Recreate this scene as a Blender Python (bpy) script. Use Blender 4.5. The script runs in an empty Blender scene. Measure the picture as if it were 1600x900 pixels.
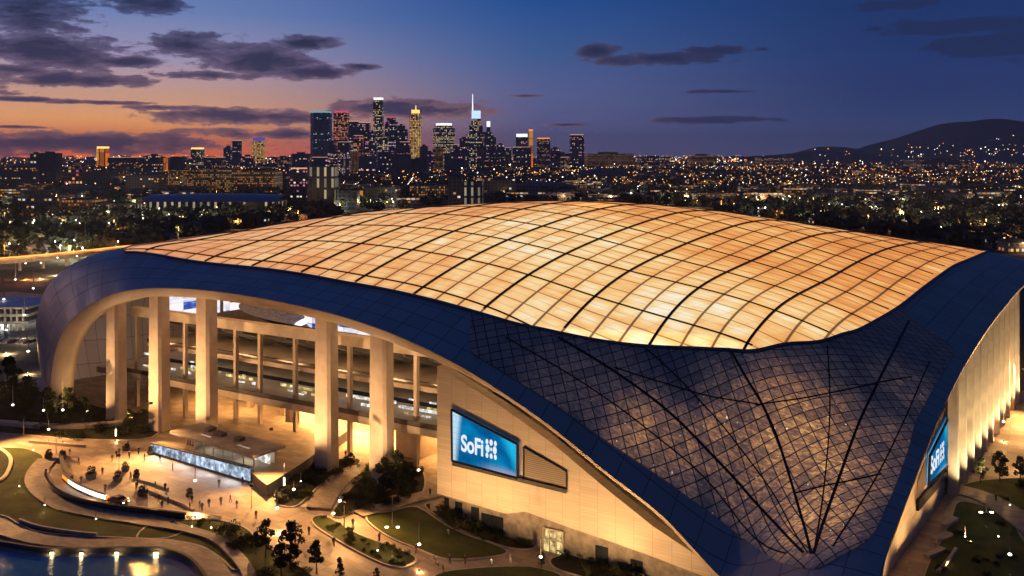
import bpy, bmesh, math, random
import numpy as np
from mathutils import Vector, Matrix
R = math.radians
SC = bpy.context.scene
COL = SC.collection
rng = random.Random(7)

# ------------------------------------------------------------------ camera
CAMH, FOC, HORY = 70.0, 1400.0, 242.0
cam_d = bpy.data.cameras.new('camera'); cam = bpy.data.objects.new('camera', cam_d); COL.objects.link(cam)
cam.location = (0, 0, CAMH); cam.rotation_euler = (R(90), 0, 0)
cam_d.sensor_width = 36; cam_d.lens = 36 * FOC / 1600
cam_d.shift_y = -(450 - HORY) / 1600
cam_d.clip_start = 1; cam_d.clip_end = 60000
SC.camera = cam
SC.view_settings.view_transform = 'Standard'; SC.view_settings.look = 'None'
SC.view_settings.exposure = 0; SC.view_settings.gamma = 1
SC.cycles.use_denoising = True
SC.cycles.max_bounces = 5; SC.cycles.diffuse_bounces = 2; SC.cycles.glossy_bounces = 2
SC.cycles.transmission_bounces = 3; SC.cycles.transparent_max_bounces = 6; SC.cycles.volume_bounces = 0
SC.cycles.caustics_reflective = False; SC.cycles.caustics_refractive = False
SC.cycles.sample_clamp_indirect = 6

def lin(r, g, b):
    f = lambda c: (c / 255 / 12.92) if c / 255 <= .04045 else ((c / 255 + .055) / 1.055) ** 2.4
    return (f(r), f(g), f(b), 1.0)

# ------------------------------------------------------------------ node helper
class NT:
    def __init__(s, tree):
        s.t = tree; tree.nodes.clear()
    def n(s, typ, **kw):
        nd = s.t.nodes.new('ShaderNode' + typ)
        for k, v in kw.items():
            if k.startswith('in_'):
                nd.inputs[k[3:].replace('_', ' ')].default_value = v
            else:
                setattr(nd, k, v)
        return nd
    def l(s, a, b): s.t.links.new(a, b)
    def put(s, sock, v):
        if isinstance(v, (int, float, tuple, list, Vector)): sock.default_value = v
        else: s.l(v, sock)
    def m(s, op, a, b=0.0, c=0.0, clamp=False):
        nd = s.n('Math', operation=op, use_clamp=clamp)
        s.put(nd.inputs[0], a); s.put(nd.inputs[1], b); s.put(nd.inputs[2], c)
        return nd.outputs[0]
    def v(s, op, a, b=(0, 0, 0), c=(0, 0, 0)):
        nd = s.n('VectorMath', operation=op)
        s.put(nd.inputs[0], a); s.put(nd.inputs[1], b)
        if op == 'MULTIPLY_ADD': s.put(nd.inputs[2], c)
        return nd.outputs['Value'] if op in ('LENGTH', 'DOT_PRODUCT', 'DISTANCE') else nd.outputs[0]
    def mr(s, x, a, b, c=0.0, d=1.0, smooth=True):
        nd = s.n('MapRange', interpolation_type='SMOOTHSTEP' if smooth else 'LINEAR')
        s.put(nd.inputs[0], x); s.put(nd.inputs[1], a); s.put(nd.inputs[2], b); s.put(nd.inputs[3], c); s.put(nd.inputs[4], d)
        return nd.outputs[0]
    def mix(s, f, a, b):
        nd = s.n('Mix', data_type='RGBA')
        s.put(nd.inputs[0], f); s.put(nd.inputs[6], a); s.put(nd.inputs[7], b)
        return nd.outputs[2]
    def ramp(s, f, stops, interp='LINEAR'):
        nd = s.n('ValToRGB'); cr = nd.color_ramp; cr.interpolation = interp
        while len(cr.elements) < len(stops): cr.elements.new(.5)
        for e, (p, c) in zip(cr.elements, stops): e.position = p; e.color = c
        s.put(nd.inputs[0], f); return nd.outputs[0]
    def noise(s, vec, scale, detail=3, rough=.55):
        nd = s.n('TexNoise'); nd.inputs['Scale'].default_value = scale
        nd.inputs['Detail'].default_value = detail; nd.inputs['Roughness'].default_value = rough
        if vec is not None: s.l(vec, nd.inputs['Vector'])
        return nd.outputs[0]
    def white(s, vec, dim='3D'):
        nd = s.n('TexWhiteNoise', noise_dimensions=dim)
        s.l(vec, nd.inputs['Vector']); return nd.outputs[0]
    def xyz(s, vec):
        nd = s.n('SeparateXYZ'); s.l(vec, nd.inputs[0]); return nd.outputs
    def comb(s, x=0.0, y=0.0, z=0.0):
        nd = s.n('CombineXYZ'); s.put(nd.inputs[0], x); s.put(nd.inputs[1], y); s.put(nd.inputs[2], z); return nd.outputs[0]

# ------------------------------------------------------------------ world: dusk sky, clouds by direction
SC.world = bpy.data.worlds.new('World'); SC.world.use_nodes = True
def build_world():
    k = NT(SC.world.node_tree)
    tc = k.n('TexCoord'); d = k.v('NORMALIZE', tc.outputs['Generated'])
    x, y, z = k.xyz(d)
    az = k.m('ARCTAN2', x, y); el = k.m('ARCSINE', z)
    A = lambda px: math.atan((px - 800) / FOC)
    E = lambda py, px=800: math.atan((HORY - py) / FOC * math.cos(A(px)))
    e01 = k.m('DIVIDE', el, .45, clamp=True)
    S = lambda py: E(py) / .45
    left = k.ramp(e01, [(0, lin(255, 118, 56)), (S(222), lin(252, 134, 76)), (S(190), lin(248, 172, 108)), (S(150), lin(222, 172, 152)),
                        (S(100), lin(168, 158, 192)), (S(30), lin(110, 134, 188)), (.62, lin(46, 82, 150)), (1, lin(22, 50, 112))])
    mid = k.ramp(e01, [(0, lin(94, 86, 120)), (S(205), lin(94, 94, 138)), (S(150), lin(98, 108, 160)), (S(80), lin(64, 98, 156)),
                       (S(5), lin(36, 82, 152)), (.6, lin(26, 60, 122)), (1, lin(18, 40, 84))])
    right = k.ramp(e01, [(0, lin(62, 74, 116)), (S(180), lin(44, 64, 114)), (S(110), lin(34, 58, 114)), (S(10), lin(24, 54, 108)),
                         (.6, lin(20, 42, 86)), (1, lin(16, 34, 70))])
    c = k.mix(k.mr(az, A(200), A(880)), left, mid)
    c = k.mix(k.mr(az, A(700), A(1450)), c, right)
    # behind the camera the afterglow fades to the plain deep blue of the east
    c = k.mix(k.mr(k.m('ABSOLUTE', az), .9, 2.2), c, right)
    # clouds: ellipses (centre azimuth / elevation, half sizes), broken by fractal noise
    P = k.comb(az, el, 0.0)
    nz = k.noise(k.v('MULTIPLY', P, (8, 24, 1)), 1.0, 8, .66)
    nz2 = k.noise(k.v('MULTIPLY', k.v('ADD', P, k.comb(k.m('MULTIPLY', nz, .05), k.m('MULTIPLY', nz, .02), 0.0)), (34, 120, 1)), 1.0, 7, .68)
    cl = [(20, 15, 105, 50), (50, 80, 150, 30), (200, 97, 62, 10), (130, 124, 110, 11), (15, 108, 60, 12), (225, 6, 62, 17), (292, 68, 58, 22), (405, 96, 105, 30),
          (482, 66, 58, 15), (330, 118, 95, 9), (500, 112, 62, 13), (562, 104, 48, 7), (400, 182, 190, 13), (250, 168, 62, 5),
          (640, 172, 150, 17), (120, 224, 300, 19), (470, 210, 180, 10), (40, 155, 60, 4), (160, 160, 90, 4), (20, 198, 55, 3), (1030, 92, 115, 13), (1125, 78, 62, 8), (935, 80, 36, 12),
          (1120, 143, 60, 4), (1120, 187, 105, 6), (1490, 40, 120, 14), (1570, 68, 110, 18), (1400, 8, 60, 8), (880, 195, 45, 3), (820, 150, 30, 3),
          (-160, 60, 150, 50), (-220, 130, 160, 26), (1800, 90, 160, 22), (700, -60, 140, 18), (1250, -90, 170, 16), (300, -80, 190, 40)]
    ln = None
    for cx, cy, rx, ry in cl:
        a0, e0 = A(cx), E(cy, cx); sx = FOC / rx; sy = FOC / ry
        q = k.v('LENGTH', k.v('MULTIPLY_ADD', P, (sx, sy, 0), (-a0 * sx, -e0 * sy, 0)))
        ln = q if ln is None else k.m('MINIMUM', ln, q)
    fld = k.m('ADD', ln, k.m('ADD', k.m('MULTIPLY', k.m('SUBTRACT', nz, .5), 2.3), k.m('MULTIPLY', k.m('SUBTRACT', nz2, .5), 1.9)))
    mask = k.mr(fld, 1.02, .74)
    core = k.mr(fld, 1.0, .1)
    cl_lo = k.ramp(e01, [(0, lin(70, 54, 78)), (S(205), lin(66, 56, 86)), (S(150), lin(54, 54, 88)), (S(60), lin(36, 40, 70)), (.5, lin(30, 36, 66))])
    cl_hi = k.ramp(e01, [(0, lin(150, 92, 92)), (S(205), lin(166, 116, 112)), (S(120), lin(120, 100, 128)), (S(40), lin(78, 86, 130)), (.5, lin(40, 58, 110))])
    ccol = k.mix(core, cl_hi, cl_lo)
    ccol = k.mix(k.mr(az, A(600), A(1250)), ccol, lin(32, 44, 82))
    c = k.mix(k.m('MULTIPLY', mask, k.mr(az, A(900), A(1500), .96, .72)), c, ccol)
    # below the horizon: dim ground tone
    c = k.mix(k.mr(el, 0.0, -.02), c, lin(26, 28, 44))
    bg = k.n('Background'); k.l(c, bg.inputs[0]); k.l(k.mr(el, 0.0, .07, 1.6, 1.0), bg.inputs[1])
    out = k.n('OutputWorld'); k.l(bg.outputs[0], out.inputs[0])
build_world()

sun_d = bpy.data.lights.new('dusk_glow', 'SUN'); sun_d.energy = .10; sun_d.angle = R(25); sun_d.color = (1, .55, .38)
sun = bpy.data.objects.new('dusk_glow', sun_d); COL.objects.link(sun)
sun.rotation_euler = Vector((.85, -.5, -.12)).to_track_quat('-Z', 'Y').to_euler()

# ------------------------------------------------------------------ basic builders
def tag(o, label=None, cat=None, group=None, kind=None):
    if label: o['label'] = label
    if cat: o['category'] = cat
    if group: o['group'] = group
    if kind: o['kind'] = kind
    return o
def empty(name, loc=(0, 0, 0), rz=0.0):
    o = bpy.data.objects.new(name, None); COL.objects.link(o); o.location = loc; o.rotation_euler[2] = rz
    o.empty_display_size = 1; return o

class MB:
    def __init__(s): s.v = []; s.f = []; s.mi = []; s.uv = []
    def add(s, vs, fs, mi=0, uvs=None):
        b = len(s.v); s.v += [tuple(v) for v in vs]
        for i, f in enumerate(fs):
            s.f.append(tuple(b + j for j in f)); s.mi.append(mi)
            s.uv.append(uvs[i] if uvs else None)
    def box(s, x0, x1, y0, y1, z0, z1, mi=0, top=None, M=None, bottom=True):
        vs = [(x0, y0, z0), (x1, y0, z0), (x1, y1, z0), (x0, y1, z0), (x0, y0, z1), (x1, y0, z1), (x1, y1, z1), (x0, y1, z1)]
        if M is not None: vs = [tuple(M @ Vector(v)) for v in vs]
        w, dp, h = abs(x1 - x0), abs(y1 - y0), abs(z1 - z0)
        fs = [(0, 1, 5, 4), (1, 2, 6, 5), (2, 3, 7, 6), (3, 0, 4, 7)]
        uv = [[(0, 0), (w, 0), (w, h), (0, h)], [(w, 0), (w + dp, 0), (w + dp, h), (w, h)],
              [(w + dp, 0), (2 * w + dp, 0), (2 * w + dp, h), (w + dp, h)], [(2 * w + dp, 0), (2 * w + 2 * dp, 0), (2 * w + 2 * dp, h), (2 * w + dp, h)]]
        s.add(vs, fs, mi, uv)
        s.add(vs, [(4, 5, 6, 7)] + ([(3, 2, 1, 0)] if bottom else []), mi if top is None else top, None)
    def prism(s, poly, z0, z1, mi=0, top=None):
        n = len(poly)
        a = sum(poly[i][0] * poly[(i + 1) % n][1] - poly[(i + 1) % n][0] * poly[i][1] for i in range(n))
        if a < 0: poly = poly[::-1]
        zt = z1 if callable(z1) else (lambda x, y: z1)
        zb = z0 if callable(z0) else (lambda x, y: z0)
        vs = [(x, y, zb(x, y)) for x, y in poly] + [(x, y, zt(x, y)) for x, y in poly]
        per = [0.0]
        for i in range(n):
            j = (i + 1) % n; per.append(per[-1] + math.dist(poly[i], poly[j]))
        fs = []; uv = []
        for i in range(n):
            j = (i + 1) % n; fs.append((i, j, n + j, n + i)); h = vs[n + i][2] - vs[i][2]
            uv.append([(per[i], 0), (per[i + 1], 0), (per[i + 1], h), (per[i], h)])
        s.add(vs, fs, mi, uv)
        s.add(vs, [tuple(range(n, 2 * n)), tuple(range(n - 1, -1, -1))], mi if top is None else top)
    def tube(s, pts, r, seg=6, mi=0, cap=True, r2=None):
        pts = [Vector(p) for p in pts]; n = len(pts); base = len(s.v); up = Vector((0, 0, 1))
        for i, p in enumerate(pts):
            t = (pts[min(i + 1, n - 1)] - pts[max(i - 1, 0)]).normalized()
            a = t.cross(up);  a = a.normalized() if a.length > 1e-3 else Vector((1, 0, 0))
            b = a.cross(t).normalized()
            rr = r if r2 is None else r + (r2 - r) * i / max(1, n - 1)
            for j in range(seg):
                w = 2 * math.pi * j / seg
                s.v.append(tuple(p + a * (rr * math.cos(w)) + b * (rr * math.sin(w))))
        for i in range(n - 1):
            for j in range(seg):
                k = (j + 1) % seg
                s.f.append((base + i * seg + j, base + i * seg + k, base + (i + 1) * seg + k, base + (i + 1) * seg + j)); s.mi.append(mi); s.uv.append(None)
        if cap:
            s.f.append(tuple(base + j for j in range(seg))[::-1]); s.mi.append(mi); s.uv.append(None)
            s.f.append(tuple(base + (n - 1) * seg + j for j in range(seg))); s.mi.append(mi); s.uv.append(None)
    def grid(s, pts, mi=0, uvs=None, closed=False):
        nr, nc = len(pts), len(pts[0]); b = len(s.v)
        for r in pts: s.v += [tuple(p) for p in r]
        for i in range(nr - 1):
            for j in range(nc if closed else nc - 1):
                k = (j + 1) % nc
                s.f.append((b + i * nc + j, b + i * nc + k, b + (i + 1) * nc + k, b + (i + 1) * nc + j)); s.mi.append(mi)
                s.uv.append([uvs[i][j], uvs[i][k], uvs[i + 1][k], uvs[i + 1][j]] if uvs is not None else None)
    def ball(s, c, r, mi=0, seg=8, rings=5, sq=(1, 1, 1)):
        pts = []
        for i in range(rings + 1):
            th = math.pi * i / rings
            pts.append([(c[0] + sq[0] * r * math.sin(th) * math.cos(2 * math.pi * j / seg), c[1] + sq[1] * r * math.sin(th) * math.sin(2 * math.pi * j / seg), c[2] - sq[2] * r * math.cos(th)) for j in range(seg)])
        s.grid(pts, mi, closed=True)
    def mesh(s, name, mats, smooth=False):
        me = bpy.data.meshes.new(name); me.from_pydata(s.v, [], s.f)
        for m in (mats if isinstance(mats, (list, tuple)) else [mats]): me.materials.append(m)
        me.polygons.foreach_set('material_index', s.mi)
        if smooth: me.polygons.foreach_set('use_smooth', [True] * len(s.f))
        if any(u is not None for u in s.uv):
            ul = me.uv_layers.new(name='UVMap'); flat = []
            for f, u in zip(s.f, s.uv):
                for j in range(len(f)): flat += list(u[j]) if u else [-1000.0, -1000.0]
            ul.data.foreach_set('uv', flat)
        me.update(); return me
    def build(s, name, mats, parent=None, smooth=False, loc=None):
        o = bpy.data.objects.new(name, s.mesh(name, mats, smooth)); COL.objects.link(o)
        if parent is not None:
            o.parent = parent
            if loc is None: loc = world_off(parent)
        if loc is not None: o.location = loc
        return o
def world_off(parent):
    """meshes written in world coordinates sit at minus the location of their (unrotated) ancestors"""
    t = Vector((0, 0, 0)); p = parent
    while p is not None: t -= p.location; p = p.parent
    return t
def copy_tree(o, parent=None):
    c = o.copy(); COL.objects.link(c); c.parent = parent
    for ch in list(o.children): copy_tree(ch, c)
    return c

# ------------------------------------------------------------------ materials
def mat(name, col, rough=.7, metal=0.0, var=.12, scale=.3, bump=0.0, spec=.4, coat=0.0, col2=None, detail=5):
    m = bpy.data.materials.new(name); m.use_nodes = True; k = NT(m.node_tree)
    b = k.n('BsdfPrincipled'); o = k.n('OutputMaterial'); k.l(b.outputs[0], o.inputs[0])
    tc = k.n('TexCoord').outputs['Object']
    nz = k.noise(tc, scale, detail, .6)
    c = tuple(col) + ((1.0,) if len(col) == 3 else ())
    if col2 is None:
        lo = tuple(x * (1 - var * 1.6) for x in c[:3]) + (1,); hi = tuple(min(1, x * (1 + var * 1.6)) for x in c[:3]) + (1,)
    else: lo, hi = c, tuple(col2) + (1,)
    cc = k.mix(k.mr(nz, .3, .7), lo, hi)
    k.l(cc, b.inputs['Base Color'])
    k.l(k.mr(nz, .2, .8, max(.02, rough - .1), min(1, rough + .1)), b.inputs['Roughness'])
    b.inputs['Metallic'].default_value = metal; b.inputs['Specular IOR Level'].default_value = spec; b.inputs['Coat Weight'].default_value = coat
    if bump:
        bn = k.n('Bump'); bn.inputs['Strength'].default_value = bump; k.l(k.noise(tc, scale * 8, 4), bn.inputs['Height']); k.l(bn.outputs[0], b.inputs['Normal'])
    return m
def glow(name, col, strength, sample=False):
    m = bpy.data.materials.new(name); m.use_nodes = True; k = NT(m.node_tree)
    e = k.n('Emission'); e.inputs[0].default_value = tuple(col[:3]) + (1,); e.inputs[1].default_value = strength
    o = k.n('OutputMaterial'); k.l(e.outputs[0], o.inputs[0])
    m.cycles.emission_sampling = 'AUTO' if sample else 'NONE'
    return m
def light(typ, loc, power, col=(1, .62, .30), size=.3, aim=None, spot=None, blend=.6, sy=None, parent=None, name='lamp_light'):
    d = bpy.data.lights.new(name, typ); d.energy = power; d.color = col
    if typ == 'POINT': d.shadow_soft_size = size
    if typ == 'SPOT': d.shadow_soft_size = size; d.spot_size = R(spot or 70); d.spot_blend = blend
    if typ == 'AREA':
        d.size = size
        if sy: d.shape = 'RECTANGLE'; d.size_y = sy
    o = bpy.data.objects.new(name, d); COL.objects.link(o); o.location = loc
    if aim is not None: o.rotation_euler = (Vector(aim) - Vector(loc)).to_track_quat('-Z', 'Y').to_euler()
    if parent is not None: o.parent = parent; o.location = Vector(loc) + world_off(parent)
    return o

# ------------------------------------------------------------------ the stadium's own plan axes (p along the west facade, q along the east facade)
OX, OY = 57.0, 136.5
E1 = (-.862, .507); E2 = (.600, .800)
def W(p, q, z): return (OX + E1[0] * p + E2[0] * q, OY + E1[1] * p + E2[1] * q, z)
def PQ(x, y):
    det = E1[0] * E2[1] - E1[1] * E2[0]; a, b = x - OX, y - OY
    return ((a * E2[1] - b * E2[0]) / det, (E1[0] * b - E1[1] * a) / det)
def sst(x, a, b):
    t = min(1, max(0, (x - a) / (b - a))); return t * t * (3 - 2 * t)
def terr(x, y):
    """the plaza is level; the ground falls away towards the foot of the west wall"""
    return -6.0 * sst(x, -45, 8) * (1 - sst(x, 44, 60)) * (1 - sst(y + .35 * x, 176, 196))
def G(px, py, z=None):
    zz = 0.0 if z is None else z
    for _ in range(1 if z is not None else 10):
        d = FOC * (CAMH - zz) / (py - HORY); x = (px - 800) / FOC * d
        if z is None: zz = .5 * zz + .5 * terr(x, d)
    if z is None: d = FOC * (CAMH - zz) / (py - HORY); x = (px - 800) / FOC * d
    return Vector((x, d, zz))
def plane_q(px, py, q):
    """point of the plane q = const (parallel to the west facade)"""
    t = (px - 800) / FOC
    p = (OX + E2[0] * q - t * (OY + E2[1] * q)) / (-E1[0] + t * E1[1]); d = OY + E1[1] * p + E2[1] * q
    return p, CAMH - (py - HORY) / FOC * d
def plane_p(px, py, p):
    t = (px - 800) / FOC
    q = (t * (OY + E1[1] * p) - OX - E1[0] * p) / (E2[0] - t * E2[1]); d = OY + E1[1] * p + E2[1] * q
    return q, CAMH - (py - HORY) / FOC * d
# ================================================================== STADIUM SHELL
ctrl = []   # (u, v, p, q, z)
soft = {}
def hf(p, q, z, lam=.003): soft[len(ctrl)] = lam; ctrl.append((p, q, p, q, z))
# west (left) arch edge, q = 0
for px, py in [(165, 468), (200, 455), (240, 450), (290, 451), (350, 457), (430, 470), (520, 490), (620, 525), (690, 557), (780, 610), (860, 665), (950, 740), (1040, 812), (1100, 858), (1150, 900)]:
    p, z = plane_q(px, py, 0.0)
    if px >= 200: hf(p, 0, z)
for u, p, z in [(189, 188, 32.6), (199, 197.5, 28.1), (207, 204.4, 23.2), (216, 208.6, 15), (226, 211.5, 5.9), (233, 213, -1)]: ctrl.append((u, 0, p, 0, z))
# east (right) arch edge, p = 0
for px, py in [(1374, 900), (1400, 828), (1429, 750), (1462, 668), (1499, 588), (1539, 521), (1570, 480), (1600, 446)]:
    q, z = plane_p(px, py, 0.0); hf(0, q, z)
for q, z in [(175, 33.6), (205, 33), (240, 30)]: hf(0, q, z)
# boundary of the bright roof
BW_ = [(300, 409, 11), (420, 422, 11), (540, 443, 11), (660, 466, 11.5), (780, 498, 13), (860, 519, 16), (960, 536, 19.5), (1080, 544.5, 24.5), (1130, 546, 26.5), (1180, 542.5, 29)]
BE_ = [(1230, 543, 27), (1280, 532, 22.4), (1315, 523.5, 20), (1350, 511.5, 18), (1400, 484, 17), (1440, 452, 16.5), (1490, 416, 16.5), (1545, 393, 16.5)]
BK = []
for px, py, q in BW_:
    p, z = plane_q(px, py, q); hf(p, q, z); BK.append((p, q))
for px, py, p in BE_:
    q, z = plane_p(px, py, p); hf(p, q, z); BK.append((p, q))
# crest of the dome against the city
for px, py, q in [(480, 343, 66), (620, 326, 75), (760, 319, 85), (900, 318, 95), (1050, 326, 105), (1200, 343, 128), (1350, 364, 168), (1450, 379, 186)]:
    p, z = plane_q(px, py, q); hf(p, q, z, .06)
for p, q, z in [(110, 150, 50), (110, 200, 40), (60, 195, 41), (150, 175, 44), (110, 228, 31), (180, 222, 30), (40, 226, 30), (20, 200, 38)]: hf(p, q, z, .3)
# three ribs of the bright roof followed across the photo's picture
for P_, pl in ((32.5, [(1202, 513), (1222, 496), (1245, 476), (1325, 418), (1400, 388)]), (49.6, [(1032, 517), (1061, 495), (1141, 436), (1199, 407), (1300, 373)]), (66.5, [(900, 496), (937, 472), (994, 441), (1037, 417), (1115, 380)])):
    for px, py in pl:
        q, z = plane_p(px, py, P_); hf(P_, q, z, .25)
# the leg at the corner
hf(9.8, -4.3, 8); hf(7.3, -12.8, -1.5); hf(14, -9, -1); hf(0, -13, -2.5)
# west end, curling down to the ground
for v, rows in {10: [(180, 185, 43.2), (189, 202, 41.8), (199, 216, 38.8), (207, 230.5, 31.7), (216, 236, 22), (226, 233.5, 9), (233, 229, -1)],
                40: [(180, 188, 46.3), (189, 205, 45), (199, 220, 41.5), (207, 235, 35), (216, 242, 23), (226, 241, 9), (233, 238, -1)],
                100: [(180, 190, 46), (189, 207, 44), (199, 222, 40.5), (207, 234, 34), (216, 241, 22), (226, 241, 9), (233, 239, -1)],
                170: [(180, 186, 39), (189, 203, 37), (199, 216, 33), (207, 227, 28), (216, 233, 19), (226, 234, 8), (233, 233, -1)]}.items():
    for u, p, z in rows: ctrl.append((u, v, p, v + (0 if v != 10 else -1), z))
for u, v, p, q, z in [(180, 25, 186, 25, 44.6), (189, 25, 203.5, 25, 43.4), (199, 25, 218.5, 25, 39.8), (165, 24, 165, 24, 45.0), (189, 11, 200, 11, 42.0)]: soft[len(ctrl)] = .01; ctrl.append((u, v, p, q, z))
ctrl = np.array(ctrl, float)
LAM = np.array([soft.get(i, .003) for i in range(len(ctrl))])
def tps_fit(X, Y):
    n = len(X); d2 = ((X[:, None] - X[None]) ** 2).sum(-1)
    K = np.where(d2 > 0, .5 * d2 * np.log(d2 + 1e-12), 0) + np.diag(LAM) * 10
    P = np.c_[np.ones(n), X]; A = np.zeros((n + 3, n + 3)); A[:n, :n] = K; A[:n, n:] = P; A[n:, :n] = P.T
    return np.linalg.solve(A, np.r_[Y, np.zeros((3, Y.shape[1]))])
_X = ctrl[:, :2] / 50.0
_C = tps_fit(_X, ctrl[:, 2:])
def S(uv):
    """(u, v) -> world points of the shell"""
    U = np.atleast_2d(np.array(uv, float)) / 50.0
    d2 = ((U[:, None] - _X[None]) ** 2).sum(-1)
    K = np.where(d2 > 0, .5 * d2 * np.log(d2 + 1e-12), 0)
    r = np.c_[K, np.ones(len(U)), U] @ _C
    p, q, z = r[:, 0], r[:, 1], r[:, 2]
    return np.c_[OX + E1[0] * p + E2[0] * q, OY + E1[1] * p + E2[1] * q, z]
def Sn(uv, eps=.5):
    U = np.atleast_2d(np.array(uv, float))
    a = S(U + [eps, 0]) - S(U - [eps, 0]); b = S(U + [0, eps]) - S(U - [0, eps])
    n = np.cross(b, a); n /= np.linalg.norm(n, axis=1)[:, None] + 1e-9
    return n
if Sn([[110, 90]])[0, 2] < 0:
    _Sn = Sn
    def Sn(uv, eps=.5): return -_Sn(uv, eps)
def hit(px, py, lo=138.0, hi=300.0):
    """where the sight line through a picture point first meets the height-field part of the shell"""
    ds = np.linspace(lo, hi, 320); x = (px - 800) / FOC * ds; z = CAMH - (py - HORY) / FOC * ds
    pq = np.array([PQ(a, b) for a, b in zip(x, ds)]); s = S(pq)[:, 2]
    for i in range(len(ds) - 1):
        if z[i] >= s[i] and z[i + 1] < s[i + 1]:
            t = (z[i] - s[i]) / ((z[i] - s[i]) - (z[i + 1] - s[i + 1])); return tuple(pq[i] * (1 - t) + pq[i + 1] * t)
    return tuple(pq[np.argmin(np.abs(z - s))])
def cr(keys, n, closed=False):
    """Catmull-Rom through keys, n samples per span"""
    K = np.array(keys, float); m = len(K); out = []
    idx = (lambda i: K[i % m]) if closed else (lambda i: K[min(max(i, 0), m - 1)])
    for i in range(m if closed else m - 1):
        a, b, c, d = idx(i - 1), idx(i), idx(i + 1), idx(i + 2)
        for j in range(n):
            t = j / n
            out.append(.5 * (2 * b + (c - a) * t + (2 * a - 5 * b + 4 * c - d) * t * t + (3 * b - a - 3 * c + d) * t ** 3))
    if not closed: out.append(K[-1])
    return np.array(out)

OK_ = [(172, 0), (140, 0), (112, 0), (94, 0), (77, 0), (63, 0), (48, 0), (34, 0), (21, -4), (7, -13), (0, -9), (0, 2), (0, 18), (0, 36), (0, 68), (0, 95), (0, 132), (0, 185)]
pairs = [((233, 0), (187, 13)), ((215, 0), (184, 12.4)), ((192, 0), (179, 11.6))] + list(zip(OK_, BK)) + [((0, 225), (20, 210)), ((30, 240), (42, 219)), ((110, 240), (110, 214)), ((180, 225), (160, 195)),
         ((226, 196), (180, 165)), ((233, 150), (187, 128)), ((233, 80), (190, 70)), ((233, 32), (190, 27)), ((233, 12), (189, 17))]
OUT = cr([a for a, b in pairs], 8, True); INN = cr([b for a, b in pairs], 8, True)
NE = 8 * 15 + 8 * 6 + 1      # samples of the loop that run along the two facades

def shell_mat():
    m = bpy.data.materials.new('blue_metal_cladding'); m.use_nodes = True; k = NT(m.node_tree)
    b = k.n('BsdfPrincipled'); o = k.n('OutputMaterial'); k.l(b.outputs[0], o.inputs[0])
    uv = k.n('UVMap').outputs[0]; x, y, z = k.xyz(uv)
    cell = k.v('FLOOR', k.v('MULTIPLY', uv, (.2, .3, 1)))
    r = k.white(cell); nz = k.noise(uv, .12, 5)
    fx = k.m('ABSOLUTE', k.m('SUBTRACT', k.m('FRACT', k.m('MULTIPLY', x, .2)), .5)); fy = k.m('ABSOLUTE', k.m('SUBTRACT', k.m('FRACT', k.m('MULTIPLY', y, .3)), .5))
    seam = k.m('MAXIMUM', k.mr(fx, .475, .49), k.mr(fy, .465, .485))
    c = k.mix(k.m('MULTIPLY_ADD', r, .5, k.m('MULTIPLY', nz, .5)), (.46, .42, .36, 1), (.64, .59, .52, 1))
    c = k.mix(k.m('MULTIPLY', seam, .6), c, (.06, .055, .05, 1))
    k.l(c, b.inputs['Base Color']); b.inputs['Metallic'].default_value = .35
    k.l(k.mr(nz, .3, .7, .34, .55), b.inputs['Roughness'])
    bn = k.n('Bump'); bn.inputs['Strength'].default_value = .25; bn.inputs['Distance'].default_value = .1
    k.l(k.m('ADD', k.m('MULTIPLY', r, .3), k.m('MULTIPLY', seam, -1.0)), bn.inputs['Height']); k.l(bn.outputs[0], b.inputs['Normal'])
    return m
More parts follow.
